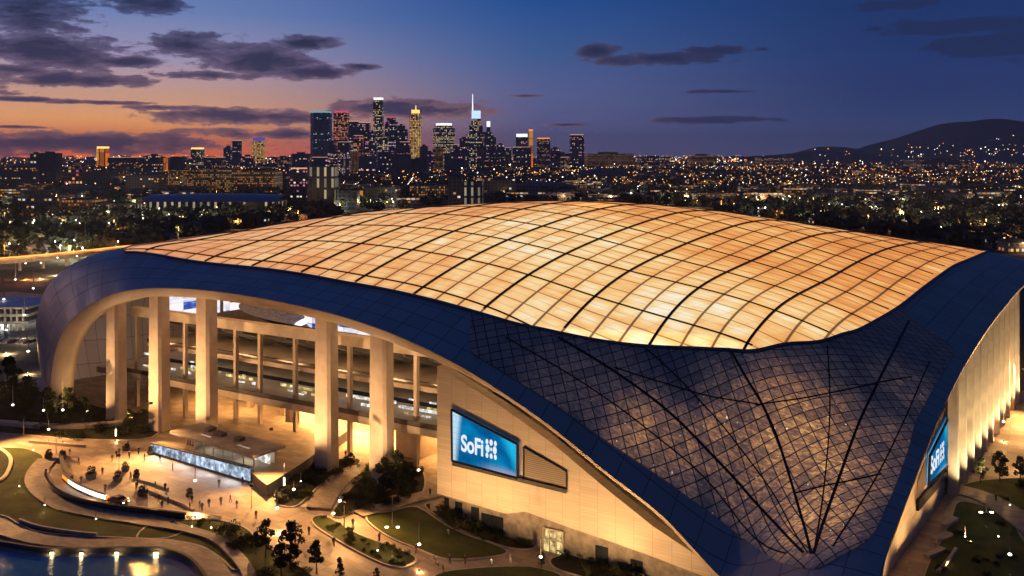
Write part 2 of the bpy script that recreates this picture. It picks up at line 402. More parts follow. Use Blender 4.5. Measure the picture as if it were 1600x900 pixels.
def etfe_mat():
    """translucent cushions, their backlight painted as emission: random bright patches, a hot centre, creased cushions, dark mullions between"""
    m = bpy.data.materials.new('roof_cushion_painted_glow'); m.use_nodes = True; k = NT(m.node_tree)
    uv = k.n('UVMap').outputs[0]; x, y, z = k.xyz(uv)
    PX, PY = 16.6 / 3, 5.0
    sx = k.m('DIVIDE', k.m('SUBTRACT', x, 33.0), PX); sy = k.m('DIVIDE', y, PY)
    cx = k.m('FRACT', sx); cy = k.m('FRACT', sy)
    cell = k.v('FLOOR', k.comb(sx, sy, 0.0))
    r = k.white(cell); r2 = k.white(k.v('ADD', cell, (31.7, 11.3, 0)))
    big = k.noise(uv, .022, 3, .5)                       # random bright patches of the painted backlight
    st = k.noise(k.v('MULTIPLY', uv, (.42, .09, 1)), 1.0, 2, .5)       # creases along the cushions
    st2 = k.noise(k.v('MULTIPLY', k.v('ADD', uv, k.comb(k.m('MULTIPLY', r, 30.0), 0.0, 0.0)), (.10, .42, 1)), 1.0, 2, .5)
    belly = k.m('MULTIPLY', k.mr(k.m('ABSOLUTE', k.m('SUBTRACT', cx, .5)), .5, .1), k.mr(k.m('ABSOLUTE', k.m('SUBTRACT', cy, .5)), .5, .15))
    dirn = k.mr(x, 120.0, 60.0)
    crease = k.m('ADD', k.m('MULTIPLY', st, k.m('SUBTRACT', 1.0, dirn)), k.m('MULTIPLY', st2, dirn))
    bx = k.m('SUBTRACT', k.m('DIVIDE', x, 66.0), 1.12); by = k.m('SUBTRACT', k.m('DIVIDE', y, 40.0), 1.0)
    hot = k.m('POWER', 2.718, k.m('MULTIPLY', k.m('ADD', k.m('MULTIPLY', bx, bx), k.m('MULTIPLY', by, by)), -1.0))  # brighter middle painted into the glow
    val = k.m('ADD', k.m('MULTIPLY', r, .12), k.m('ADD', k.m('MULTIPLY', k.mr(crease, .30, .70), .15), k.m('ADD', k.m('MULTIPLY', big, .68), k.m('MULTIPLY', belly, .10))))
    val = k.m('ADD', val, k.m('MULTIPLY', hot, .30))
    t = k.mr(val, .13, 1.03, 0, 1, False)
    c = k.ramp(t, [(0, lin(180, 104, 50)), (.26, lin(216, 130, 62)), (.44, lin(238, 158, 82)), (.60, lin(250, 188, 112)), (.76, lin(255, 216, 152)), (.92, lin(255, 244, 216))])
    c = k.mix(k.mr(x, 60, 200, 0, .35), c, k.mix(t, lin(190, 110, 66), lin(255, 212, 176)))  # pinker towards the far end: sky sheen painted into the colour
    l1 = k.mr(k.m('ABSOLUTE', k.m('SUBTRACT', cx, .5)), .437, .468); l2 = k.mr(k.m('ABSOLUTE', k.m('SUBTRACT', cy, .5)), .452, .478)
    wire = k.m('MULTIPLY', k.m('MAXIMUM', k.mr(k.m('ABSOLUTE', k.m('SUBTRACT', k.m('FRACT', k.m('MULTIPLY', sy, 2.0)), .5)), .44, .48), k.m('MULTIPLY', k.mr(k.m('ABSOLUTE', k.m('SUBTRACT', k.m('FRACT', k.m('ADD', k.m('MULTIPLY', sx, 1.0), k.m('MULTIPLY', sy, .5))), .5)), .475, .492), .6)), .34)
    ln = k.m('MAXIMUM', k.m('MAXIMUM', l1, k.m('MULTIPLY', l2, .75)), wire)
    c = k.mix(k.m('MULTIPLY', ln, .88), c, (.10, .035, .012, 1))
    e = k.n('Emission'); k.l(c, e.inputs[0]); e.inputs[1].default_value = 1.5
    g = k.n('BsdfGlossy'); g.inputs[0].default_value = (.5, .5, .5, 1); g.inputs[1].default_value = .35
    fr = k.n('Fresnel'); fr.inputs[0].default_value = 1.35
    mx = k.n('MixShader'); k.l(k.m('MULTIPLY', fr.outputs[0], .35), mx.inputs[0]); k.l(e.outputs[0], mx.inputs[1]); k.l(g.outputs[0], mx.inputs[2])
    o = k.n('OutputMaterial'); k.l(mx.outputs[0], o.inputs[0])
    return m
def corner_mat():
    """perforated triangular panels; the hall glow through them is painted on as emission"""
    m = bpy.data.materials.new('perforated_panels'); m.use_nodes = True; k = NT(m.node_tree)
    uv = k.n('UVMap').outputs[0]; x, y, z = k.xyz(uv)
    a = k.m('DIVIDE', k.m('ADD', x, y), 2.5); b = k.m('DIVIDE', k.m('SUBTRACT', x, y), 2.9)
    fa = k.m('ABSOLUTE', k.m('SUBTRACT', k.m('FRACT', a), .5)); fb = k.m('ABSOLUTE', k.m('SUBTRACT', k.m('FRACT', b), .5))
    ln = k.m('MAXIMUM', k.mr(fa, .435, .465), k.mr(fb, .44, .47))
    cell = k.v('FLOOR', k.comb(a, b, 0.0)); r = k.white(cell)
    w = k.n('TexNoise'); w.inputs['Scale'].default_value = .85; w.inputs['Detail'].default_value = 4; w.inputs['Roughness'].default_value = .58; w.inputs['Distortion'].default_value = 1.2
    vv = k.comb(k.m('MULTIPLY', x, .9), k.m('MULTIPLY', y, 2.4), 0.0); k.l(vv, w.inputs['Vector'])
    rip = k.mr(w.outputs[0], .36, .76)
    # pools of hall glow painted at fixed spots on the skin
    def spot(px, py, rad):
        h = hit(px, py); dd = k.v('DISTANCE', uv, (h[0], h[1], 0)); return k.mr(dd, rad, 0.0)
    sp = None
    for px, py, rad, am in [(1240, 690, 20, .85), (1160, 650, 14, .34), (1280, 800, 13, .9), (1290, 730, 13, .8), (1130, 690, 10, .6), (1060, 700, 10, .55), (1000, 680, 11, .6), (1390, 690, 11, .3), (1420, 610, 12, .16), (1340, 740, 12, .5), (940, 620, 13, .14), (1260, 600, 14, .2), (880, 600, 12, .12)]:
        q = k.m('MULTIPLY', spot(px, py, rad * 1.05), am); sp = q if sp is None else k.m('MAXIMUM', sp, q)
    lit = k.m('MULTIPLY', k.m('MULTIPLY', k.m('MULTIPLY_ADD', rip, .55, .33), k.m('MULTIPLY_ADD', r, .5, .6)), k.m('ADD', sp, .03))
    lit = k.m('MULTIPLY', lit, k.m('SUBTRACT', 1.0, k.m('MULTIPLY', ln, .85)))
    pin = k.m('MULTIPLY', k.mr(k.noise(uv, 1.6, 2, .4), .72, .80), sp)  # glints painted as small specks of emission
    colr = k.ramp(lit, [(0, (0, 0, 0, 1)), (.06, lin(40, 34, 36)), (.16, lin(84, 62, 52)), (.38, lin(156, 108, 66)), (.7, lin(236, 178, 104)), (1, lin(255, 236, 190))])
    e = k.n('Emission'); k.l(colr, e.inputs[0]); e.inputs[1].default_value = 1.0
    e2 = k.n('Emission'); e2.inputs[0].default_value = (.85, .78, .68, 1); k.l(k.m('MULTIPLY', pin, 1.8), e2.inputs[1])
    bs = k.n('BsdfPrincipled')
    c = k.mix(ln, k.mix(k.m('MULTIPLY_ADD', r, .5, k.m('MULTIPLY', rip, .12)), (.27, .26, .24, 1), (.38, .36, .33, 1)), (.008, .011, .018, 1))
    k.l(c, bs.inputs['Base Color']); bs.inputs['Metallic'].default_value = .3
    k.l(k.m('MULTIPLY_ADD', rip, -.2, .5), bs.inputs['Roughness'])
    bn = k.n('Bump'); bn.inputs['Strength'].default_value = .35; bn.inputs['Distance'].default_value = .12; k.l(k.m('ADD', w.outputs[0], k.m('MULTIPLY', ln, .4)), bn.inputs['Height']); k.l(bn.outputs[0], bs.inputs['Normal'])
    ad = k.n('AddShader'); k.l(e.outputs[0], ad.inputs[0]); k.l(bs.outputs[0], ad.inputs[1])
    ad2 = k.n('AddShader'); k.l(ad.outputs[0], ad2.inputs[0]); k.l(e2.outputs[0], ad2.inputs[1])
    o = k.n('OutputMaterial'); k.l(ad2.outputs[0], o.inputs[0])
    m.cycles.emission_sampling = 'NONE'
    return m
M = {}
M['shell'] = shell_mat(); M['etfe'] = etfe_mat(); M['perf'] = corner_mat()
M['dark_steel'] = mat('dark_steel', (.035, .032, .034), .5, .5)
M['cream'] = mat('cream_panels', (.55, .45, .34), .6, 0, .08, .12)
M['column'] = mat('cream_concrete', (.56, .47, .37), .65, 0, .10, .25, .1)
M['concrete'] = mat('grey_concrete', (.32, .29, .25), .8, 0, .15, .3, .15)
M['dark_concrete'] = mat('dark_concrete', (.10, .092, .085), .85, 0, .15, .3)
M['glass_dark'] = mat('dark_glass', (.02, .026, .035), .08, 0, .1, .3, 0, .8)
M['black'] = mat('black_paint', (.012, .012, .014), .5)
M['white_paint'] = mat('white_paint', (.75, .73, .70), .5)
M['seat'] = mat('seat_rows', (.10, .10, .12), .7, 0, .5, 1.2)
def wall_mat():
    """fine horizontal cladding courses with wide panel joints"""
    m = bpy.data.materials.new('cream_wall_cladding'); m.use_nodes = True; k = NT(m.node_tree)
    b = k.n('BsdfPrincipled'); o = k.n('OutputMaterial'); k.l(b.outputs[0], o.inputs[0])
    uv = k.n('UVMap').outputs[0]; x, y, z = k.xyz(uv)
    jx = k.mr(k.m('ABSOLUTE', k.m('SUBTRACT', k.m('FRACT', k.m('DIVIDE', x, 3.6)), .5)), .482, .497)
    jy = k.mr(k.m('ABSOLUTE', k.m('SUBTRACT', k.m('FRACT', k.m('DIVIDE', y, .6)), .5)), .42, .48)
    r = k.white(k.v('FLOOR', k.v('DIVIDE', uv, (3.6, .6, 1)))); nz = k.noise(k.v('MULTIPLY', uv, (.1, 1.4, 1)), 1.0, 5, .6)
    c = k.mix(k.m('MULTIPLY_ADD', r, .35, k.m('MULTIPLY', nz, .65)), (.46, .37, .27, 1), (.66, .55, .42, 1))
    c = k.mix(k.m('MAXIMUM', k.m('MULTIPLY', jx, .65), k.m('MULTIPLY', jy, .25)), c, (.18, .13, .09, 1))
    k.l(c, b.inputs['Base Color']); b.inputs['Roughness'].default_value = .65
    return m
M['wall'] = wall_mat()
def screen_mat():
    m = bpy.data.materials.new('screen_picture'); m.use_nodes = True; k = NT(m.node_tree)
    uv = k.n('UVMap').outputs[0]; x, y, z = k.xyz(uv)
    nz = k.noise(k.v('MULTIPLY', uv, (2.2, 1.6, 1)), 1.0, 3)
    c = k.mix(k.mr(nz, .3, .75), lin(0, 78, 138), lin(8, 148, 204))
    c = k.mix(k.mr(k.m('ADD', x, k.m('MULTIPLY', y, -.08)), .10, .0), c, lin(190, 226, 246))
    c = k.mix(k.mr(k.m('ADD', x, k.m('MULTIPLY', y, .25)), .92, 1.12), c, lin(30, 190, 236))
    c = k.mix(k.m('MULTIPLY', k.mr(y, .17, .0), k.mr(x, .35, .75)), c, lin(150, 158, 190))
    gl = k.m('MAXIMUM', k.mr(k.m('FRACT', k.m('MULTIPLY', x, 16.0)), .90, .97), k.mr(k.m('FRACT', k.m('MULTIPLY', y, 9.0)), .88, .97))
    c = k.mix(k.m('MULTIPLY', gl, .28), c, (0, .03, .08, 1))
    e = k.n('Emission'); k.l(c, e.inputs[0]); e.inputs[1].default_value = 1.0
    o = k.n('OutputMaterial'); k.l(e.outputs[0], o.inputs[0]); return m
M['screen'] = screen_mat()
M['letter'] = glow('screen_letters', lin(232, 240, 250), 1.0)
M['led_white'] = glow('white_light', (.92, .95, 1.0), 1.6)
M['led_warm'] = glow('warm_light', (1, .66, .28), 2.2)
M['led_blue'] = glow('blue_light', (.12, .25, .95), 1.2)

STAD = empty('stadium', (20, 240, 0))
tag(STAD, 'huge arched stadium with glowing orange roof panels and blue metal rim', 'stadium')

# ---- blue metal shell between the facade arches and the glowing roof
NST = 16
uvg = [[tuple(a * (1 - t) + b * t) for a, b in zip(OUT, INN)] for t in [(i / NST) for i in range(NST + 1)]]
flat = np.array([p for r in uvg for p in r]); pts = S(flat).reshape(NST + 1, len(OUT), 3)
mb = MB(); mb.grid(pts, 0, uvg, closed=True)
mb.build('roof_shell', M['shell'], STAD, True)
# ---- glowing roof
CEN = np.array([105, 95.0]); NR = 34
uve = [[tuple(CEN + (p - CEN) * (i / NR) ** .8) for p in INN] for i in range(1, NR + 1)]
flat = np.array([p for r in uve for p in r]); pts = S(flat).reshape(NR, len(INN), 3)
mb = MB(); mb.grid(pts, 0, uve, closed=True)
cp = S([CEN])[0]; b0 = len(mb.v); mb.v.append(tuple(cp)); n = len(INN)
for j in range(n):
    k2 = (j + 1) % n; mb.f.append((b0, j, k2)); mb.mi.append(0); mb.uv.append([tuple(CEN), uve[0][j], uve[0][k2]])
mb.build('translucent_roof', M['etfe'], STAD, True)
def inside(p, poly):
    c = False; n = len(poly); x, y = p
    for i in range(n):
        x1, y1 = poly[i]; x2, y2 = poly[i - 1]
        if (y1 > y) != (y2 > y) and x < (x2 - x1) * (y - y1) / (y2 - y1) + x1: c = not c
    return c
def surf_bar(uvs, w, h, lift=0.0, mb=None):
    """a flat bar w wide and h proud, lying along a line on the shell"""
    mb = mb or MB(); U = np.array(uvs, float); P = S(U); N = Sn(U); n = len(P); rows = []
    T = np.gradient(P, axis=0); T /= np.linalg.norm(T, axis=1)[:, None]
    B = np.cross(T, N); B /= np.linalg.norm(B, axis=1)[:, None]
    for i in range(n):
        lo = P[i] + N[i] * (lift - .15); hi = P[i] + N[i] * (lift + h)
        rows.append([lo - B[i] * w / 2, hi - B[i] * w / 2, hi + B[i] * w / 2, lo + B[i] * w / 2])
    mb.grid(rows); return mb
poly = [tuple(p) for p in INN]
def runs(fixed, val, step=2.0):
    out = []; cur = []
    for s in np.arange(0, 225, step):
        pt = (val, s) if fixed == 'p' else (s, val)
        if inside(pt, poly): cur.append(pt)
        elif cur: out.append(cur); cur = []
    if cur: out.append(cur)
    return [r for r in out if len(r) > 2]
for kx in range(0, 10):
    for r in runs('p', 33 + kx * 16.6): surf_bar(r, .52, .3).build('roof_rib', M['dark_steel'], STAD)
for ky in range(1, 15):
    for r in runs('q', ky * 15.0): surf_bar(r, .32, .2).build('roof_purlin', M['dark_steel'], STAD)
# lip round the glowing roof
lp = [tuple(p) for p in INN] + [tuple(INN[0])]
M['lip'] = mat('pale_gutter_lip', (.30, .27, .30), .4, .6)
surf_bar(lp, .55, .45).build('gutter_lip', M['lip'], STAD)

# ---- perforated corner field
Lc = [(733, 529), (744, 544), (782, 568), (820, 592), (884, 632), (940, 672), (1012, 720), (1080, 768), (1140, 812), (1190, 850), (1232, 874), (1270, 886)]
Rc = [(1270, 886), (1308, 868), (1354, 837), (1378, 790), (1395, 750), (1412, 700), (1424, 657), (1442, 622), (1458, 594), (1474, 568), (1484, 546), (1466, 528), (1438, 512), (1412, 494)]
Lc = [Lc[0]] + [(x - 5, y + 8) for x, y in Lc[1:-1]] + [(1270, 890)]; Rc = [(1270, 890)] + [(x + 6, y + 3) for x, y in Rc[1:-2]] + Rc[-2:]
chain = [hit(*p) for p in Lc] + [hit(*p) for p in Rc[1:]]
io = [i for i in range(len(INN)) if 6 * 8 + 5 <= i <= 17 * 8 + 2]     # stretch of the roof edge above the corner
inner = INN[io]
oc = cr(chain, 8); no = len(oc)
def resample(a, n):
    a = np.array(a); s = np.r_[0, np.cumsum(np.linalg.norm(np.diff(a, axis=0), axis=1))]; t = np.linspace(0, s[-1], n)
    return np.c_[np.interp(t, s, a[:, 0]), np.interp(t, s, a[:, 1])]
# match the tip of the field with the middle of the roof edge
nl = 8 * (len(Lc) - 1) + 1
tipi = int(np.argmin(np.linalg.norm(inner - np.array([30.7, 28]), axis=1)))
A1 = resample(oc[:nl], 90); A2 = resample(oc[nl - 1:], 90); B1 = resample(inner[:tipi + 1], 90); B2 = resample(inner[tipi:], 90)
AO = np.r_[A1, A2[1:]]; BI = np.r_[B1, B2[1:]]
AO += (0); 
uvm = [[tuple(a * (1 - t) + b * t) for a, b in zip(AO, BI)] for t in np.linspace(0, .985, 40)]
flat = np.array([p for r in uvm for p in r]); pts = (S(flat) + Sn(flat) * .16).reshape(40, len(AO), 3)
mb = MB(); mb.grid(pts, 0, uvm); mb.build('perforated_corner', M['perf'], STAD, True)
for pl in [[(1143, 552), (1165, 590), (1192, 635), (1216, 690), (1240, 765), (1258, 825), (1269, 868)], [(1420, 502), (1398, 545), (1370, 600), (1340, 665), (1312, 745), (1290, 810), (1272, 868)],
           [(872, 528), (920, 556), (985, 598), (1046, 645), (1100, 698), (1160, 762), (1215, 822), (1258, 866)]]:
    surf_bar(cr([hit(*p) for p in pl], 6), .46, .35).build('corner_rib', M['dark_steel'], STAD)

for pl in [[(1010, 546), (1080, 612), (1150, 692), (1215, 782), (1264, 866)], [(1292, 540), (1296, 640), (1288, 760), (1273, 864)], [(1452, 566), (1420, 640), (1370, 745), (1302, 856)], [(790, 528), (900, 592), (1010, 670), (1120, 768), (1230, 866)],
           [(1180, 634), (1260, 622), (1340, 606), (1424, 590)], [(1240, 772), (1280, 762), (1330, 752), (1376, 742)], [(960, 575), (1040, 600), (1110, 620), (1184, 632)]]:
    surf_bar(cr([hit(*p) for p in pl], 6), .24, .3).build('corner_purlin', M['dark_steel'], STAD)
# ---- fascia and soffit under the two arches
def fascia(i0, i1, wfun, inw, name):
    U = OUT[i0:i1]; P = S(U); n = len(P)
    T = np.gradient(P, axis=0); T /= np.linalg.norm(T, axis=1)[:, None]
    inward = np.array([E2[0], E2[1], 0]) if name == 'w' else np.array([E1[0], E1[1], 0])
    rows = []; uv = []
    s = np.r_[0, np.cumsum(np.linalg.norm(np.diff(P, axis=0), axis=1))]
    for i in range(n):
        d = np.cross(T[i], inward); d /= np.linalg.norm(d)
        if d[2] > 0 and abs(d[2]) > .3: d = -d
        if name == 'w' and i < 10: d = np.array([-E1[0], -E1[1], -.35]); d /= np.linalg.norm(d)
        w = wfun(U[i]); a = P[i]; b = a + d * w + inward * .35 * w; c = b + inward * (inw if U[i][0] < 180 else 2.2 + max(0, inw - 2.2) * (1 - sst(U[i][0], 180, 200))); e = c - d * .6
        rows.append([a, b, c, e]); uv.append([(s[i], 0), (s[i], w), (s[i], w + inw), (s[i], w + inw + .6)])
    mb = MB(); mb.grid(rows, 0, uv); return mb
def wf_w(u):
    x = u[0]
    if x > 190: return 2.2 + 2.2 * sst(x, 190, 212)
    if x < 100: return .75 + 1.4 * sst(x, 60, 100)
    return 2.15
fascia(0, 8 * 11, wf_w, 7.0, 'w').build('arch_soffit', M['cream'], STAD, True)
fascia(8 * 13, 8 * 20 + 4, lambda u: .9, 5.0, 'e').build('arch_soffit', M['cream'], STAD, True)

# arch heights along the facades
_pe = np.array([(c[2], c[4]) for c in ctrl if c[1] == 0 and c[0] == c[2] and c[3] == 0]); _pe = _pe[np.argsort(_pe[:, 0])]
def arch_w(p):
    P = S([[p, 0.0]])[0]; return P[2]
def arch_e(q):
    return S([[0.0, q]])[0][2]

# ---- columns of the west facade
def blade(w, d, h0, h1, taper=.85):
    mb = MB(); rows = []
    for z, s in ((h0, 1.0), ((h0 + h1) / 2, (1 + taper) / 2), (h1, taper)):
        ww = w * s / 2; dd = d / 2
        rows.append([(-ww, -dd * .55, z), (-ww * .78, -dd, z), (ww * .78, -dd, z), (ww, -dd * .55, z), (ww, dd, z), (-ww, dd, z)])
    mb.grid(rows, closed=True); mb.f.append((12, 13, 14, 15, 16, 17)); mb.mi.append(0); mb.uv.append(None)
    return mb
ang_w = math.atan2(E1[1], E1[0]) + math.pi
cols_w = []
for px in (181, 248, 322, 509, 595):
    t = (px - 800) / FOC; q = 4.5
    p = (OX + E2[0] * q - t * (OY + E2[1] * q)) / (-E1[0] + t * E1[1])
    cols_w.append(p); x, y, _ = W(p, q, 0)
    o = blade(4.9, 3.2, -2.0, arch_w(p) - 1.3).build('column', M['column'], STAD, False, Vector((x, y, 0)) - STAD.location)
    o.rotation_euler[2] = ang_w
# ---- folded blades of the east facade
ang_e = math.atan2(E2[1], E2[0])
cols_e = []
for q in (62, 70.5, 79, 87.5, 96, 104.5, 113, 121.5, 130, 138.5, 147):
    x, y, _ = W(3.2, q, 0); cols_e.append(q)
    o = blade(7.6, 2.4, -1.5, arch_e(q) - .8, .97).build('column', M['column'], STAD, False, Vector((x, y, 0)) - STAD.location)
    o.rotation_euler[2] = ang_e + R(27)
mb = MB(); pl = [(6.5, q) for q in np.arange(55, 160, 3.0)]
mb.grid([[W(p, q, -1.5), W(p, q, arch_e(q) - 1.0)] for p, q in pl]); mb.build('facade_wall', M['cream'], STAD)

# ---- solid wall of the west facade with its screen
QW = 3.6
wt = [plane_q(px, py, QW) for px, py in [(683, 572), (780, 633), (860, 690), (950, 766), (1020, 822), (1080, 862), (1104, 880), (1117, 897), (1122, 925)]]
wb = [plane_q(px, py, QW) for px, py in [(683, 771), (740, 788), (790, 803), (820, 799), (850, 810), (900, 828), (960, 848), (1020, 870), (1080, 893), (1122, 909)]]
pa = np.array(wt)[::-1]; pb = np.array(wb)[::-1]
ps = np.linspace(max(pa[0, 0], pb[0, 0]), min(pa[-1, 0], pb[-1, 0]), 60)
top = np.interp(ps, pa[:, 0], pa[:, 1]); bot = np.interp(ps, pb[:, 0], pb[:, 1])
def slab_wall(ps, bot, top, f, th, name, m):
    mb = MB(); rows = []; uv = []
    for p, b, t in zip(ps, bot, top):
        rows.append([f(p, th, b), f(p, 0, b), f(p, 0, t), f(p, th, t)]); uv.append([(p, b - .6), (p, b), (p, t), (p, t + .6)])
    mb.grid(rows, 0, uv)
    for e in (0, -1):
        b = len(mb.v); mb.v += rows[e]; mb.f.append((b, b + 1, b + 2, b + 3)); mb.mi.append(0); mb.uv.append([(0, bot[e]), (th, bot[e]), (th, top[e]), (0, top[e])])
    return mb.build(name, m, STAD)
slab_wall(ps, bot, np.maximum(top, bot + .05), lambda p, o, z: W(p, QW + o, z), 2.5, 'wall_panel', M['wall'])
# recessed base storey
psb = np.linspace(ps[0] - 6, ps[-1] - .4, 40); bb = np.interp(psb, ps, bot)
M['base'] = mat('base_storey_panels', (.26, .22, .18), .7, 0, .2, .6)
slab_wall(psb, bb * 0 - 9, bb + .3, lambda p, o, z: W(p, QW + 1.6 + o, z), 1.0, 'base_wall', M['base'])
def on_w(px, py, q=QW): p, z = plane_q(px, py, q); return p, z
# dark alcoves and doors in the base storey
for x0, x1, y0, y1 in [(694, 701, 776, 800), (711, 722, 782, 808), (736, 748, 790, 815), (752, 786, 800, 828), (930, 950, 850, 872), (985, 1004, 872, 896)]:
    q = QW + 1.45; a = on_w(x0, y0, q); b = on_w(x1, y1, q); mb = MB()
    zt = a[1] - .15; zb = b[1] - 1.6
    vs = [W(a[0], q, zb), W(b[0], q, zb), W(b[0], q, zt), W(a[0], q, zt), W(a[0], q + .1, zb), W(b[0], q + .1, zb), W(b[0], q + .1, zt), W(a[0], q + .1, zt)]
    mb.add(vs, [(0, 1, 2, 3), (3, 2, 6, 7), (0, 3, 7, 4), (1, 5, 6, 2)]); mb.build('alcove', M['glass_dark'], STAD)
# lit entrance
q = QW + 1.3; a = on_w(849, 824, q); b = on_w(880, 868, q); mb = MB()
zt, zb = a[1], a[1] - 5.0
def wq(mb, p0, p1, z0, z1, q0, q1, mi=0):
    """box in the west facade's axes"""
    vs = [W(p0, q0, z0), W(p1, q0, z0), W(p1, q1, z0), W(p0, q1, z0), W(p0, q0, z1), W(p1, q0, z1), W(p1, q1, z1), W(p0, q1, z1)]
    L = abs(p1 - p0); h = z1 - z0; D = abs(q1 - q0)
    mb.add(vs, [(0, 1, 5, 4), (1, 2, 6, 5), (2, 3, 7, 6), (3, 0, 4, 7), (4, 5, 6, 7), (3, 2, 1, 0)], mi,
           [[(p0, z0), (p1, z0), (p1, z1), (p0, z1)], [(0, z0), (D, z0), (D, z1), (0, z1)], [(p1, z0), (p0, z0), (p0, z1), (p1, z1)], [(0, z0), (D, z0), (D, z1), (0, z1)],
            [(p0, q0), (p1, q0), (p1, q1), (p0, q1)], [(p0, q1), (p1, q1), (p1, q0), (p0, q0)]])
    return mb
def pane_mat(name, col, st):
    m = bpy.data.materials.new(name); m.use_nodes = True; k = NT(m.node_tree)
    tc = k.n('TexCoord').outputs['Object']; nz = k.noise(tc, .9, 4, .6); nz2 = k.noise(k.v('MULTIPLY', tc, (.6, .6, .25)), 1.0, 2)
    c = k.mix(k.mr(nz, .35, .7), tuple(x * .25 for x in col[:3]) + (1,), tuple(col[:3]) + (1,))
    e = k.n('Emission'); k.l(c, e.inputs[0]); k.l(k.mr(nz2, .3, .7, st * .5, st * 1.4), e.inputs[1])
    o = k.n('OutputMaterial'); k.l(e.outputs[0], o.inputs[0]); return m
M['pane'] = pane_mat('lit_entrance_glass', (1, .74, .30), 1.3)
M['pane_white'] = pane_mat('lit_white_glass', (1, .95, .86), 1.5)
dr = wq(MB(), a[0], b[0], zb, zt, q, q + .2).build('entrance', M['pane'], STAD)
mb = MB()
for t in (0, .33, .66, 1): pp = a[0] + (b[0] - a[0]) * t; wq(mb, pp - .12, pp + .12, zb, zt, q - .15, q - .02)
for t in (.62, 1): zz = zb + (zt - zb) * t; wq(mb, a[0], b[0], zz - .12, zz + .12, q - .18, q - .03)
mb.build('door_frame', M['cream'], dr)

def big_screen(quad, fplane, base, dirv, name, right=False):
    """quad of (along, z) corners TL TR BR BL; fplane(along, offset, z) -> world"""
    TL, TR, BR, BL = quad
    mb = MB(); vs = [fplane(a, -.30, z) for a, z in quad]; bk = [fplane(a, .3, z) for a, z in quad]
    mb.add(vs + bk, [(0, 3, 2, 1), (0, 1, 5, 4), (1, 2, 6, 5), (2, 3, 7, 6), (3, 0, 4, 7)], 0, [[(0, 1), (0, 0), (1, 0), (1, 1)]] * 5)
    sc = mb.build('screen', M['screen'], STAD)
    mb = MB()
    def edge(a, b, w0, w1):
        p0 = np.array(fplane(a[0], -.55, a[1])); p1 = np.array(fplane(b[0], -.55, b[1])); mb.tube([p0, p1], w0, 4)
    for a, b in ((TL, TR), (TR, BR), (BR, BL), (BL, TL)): edge(a, b, .28, .28)
    mb.build('screen_frame', M['black'], sc)
    return sc
def lettering(fn, parent, size):
    cu = bpy.data.curves.new('lettering', 'FONT'); cu.body = 'SoFi'; cu.size = 1.0; cu.offset = .028; cu.extrude = .01; cu.space_character = .98
    t = bpy.data.objects.new('lettering', cu); COL.objects.link(t); bpy.context.view_layer.update()
    me = bpy.data.meshes.new_from_object(t.evaluated_get(bpy.context.evaluated_depsgraph_get())); bpy.data.objects.remove(t); bpy.data.curves.remove(cu)
    wx = max(v.co.x for v in me.vertices)
    for v in me.vertices: v.co = Vector(fn(v.co.x * size, v.co.y * size, -.36 - v.co.z * 2)) + world_off(parent)
    me.materials.clear(); me.materials.append(M['letter'])
    o = bpy.data.objects.new('lettering', me); COL.objects.link(o); o.parent = parent
    mb = MB(); x0 = wx * size + .28 * size; g = .30 * size
    for r, rads in enumerate([(.105, .105, .105), (.14, .14, 0), (.105, .12, .105)]):
        cs = [(x0 + c * g, (.08 + r * .29) * size, rads[c]) for c in range(3)] if r != 1 else [(x0 + .15 * g, .37 * size, .15), (x0 + 1.85 * g, .37 * size, .15), (x0 + g, .37 * size, .07)]
        for cx, cy, rr in cs:
            ring = [fn(cx + rr * size * math.cos(w), cy + rr * size * 1.15 * math.sin(w), -.38) for w in np.linspace(0, 2 * math.pi, 14)[:-1]]
            mb.add(ring, [tuple(range(len(ring)))])
    mb.build('emblem', M['letter'], parent)
quadW = [on_w(708, 639), on_w(811, 693), on_w(811, 746), on_w(709, 719)]
scw = big_screen(quadW, lambda a, o, z: W(a, QW + o, z), 0, 0, 'w')
a0 = on_w(722, 703)                                   # foot of the first letter
lettering(lambda x, y, o: W(a0[0] - x * .70, QW + o, a0[1] + y - x * .03), scw, 4.6)
# louvre bay beside the screen
lv = [on_w(819, 698), on_w(886, 736), on_w(886, 764), on_w(819, 750)]
def louv_mat():
    m = bpy.data.materials.new('louvre_slats'); m.use_nodes = True; k = NT(m.node_tree)
    b = k.n('BsdfPrincipled'); o = k.n('OutputMaterial'); k.l(b.outputs[0], o.inputs[0])
    y = k.xyz(k.n('TexCoord').outputs['Object'])[2]
    s = k.mr(k.m('FRACT', k.m('MULTIPLY', y, 2.6)), .3, .8)
    k.l(k.mix(s, (.26, .20, .14, 1), (.12, .09, .065, 1)), b.inputs['Base Color']); return m
M['louv'] = louv_mat()
mb = MB(); vs = [W(a, QW - .12, z) for a, z in lv] + [W(a, QW + .2, z) for a, z in lv]
mb.add(vs, [(0, 3, 2, 1), (0, 1, 5, 4), (1, 2, 6, 5), (2, 3, 7, 6), (3, 0, 4, 7)]); lo = mb.build('louvre_panel', M['louv'], STAD)
mb = MB()
for a, b in ((lv[0], lv[1]), (lv[1], lv[2]), (lv[3], lv[0])): mb.tube([W(a[0], QW - .2, a[1]), W(b[0], QW - .2, b[1])], .16, 4)
c0, c1 = on_w(709, 721), on_w(887, 770)
vs = [W(c0[0], QW - .5, c0[1]), W(c1[0], QW - .5, lv[2][1] + .1), W(c1[0], QW - .5, c1[1]), W(c0[0], QW - .5, c0[1] - .7)]
mb.add(vs + [tuple(np.array(v) + np.array([E2[0], E2[1], 0]) * .45) for v in vs], [(0, 3, 2, 1), (0, 1, 5, 4), (2, 3, 7, 6)])
mb.build('louvre_frame', M['black'], lo)
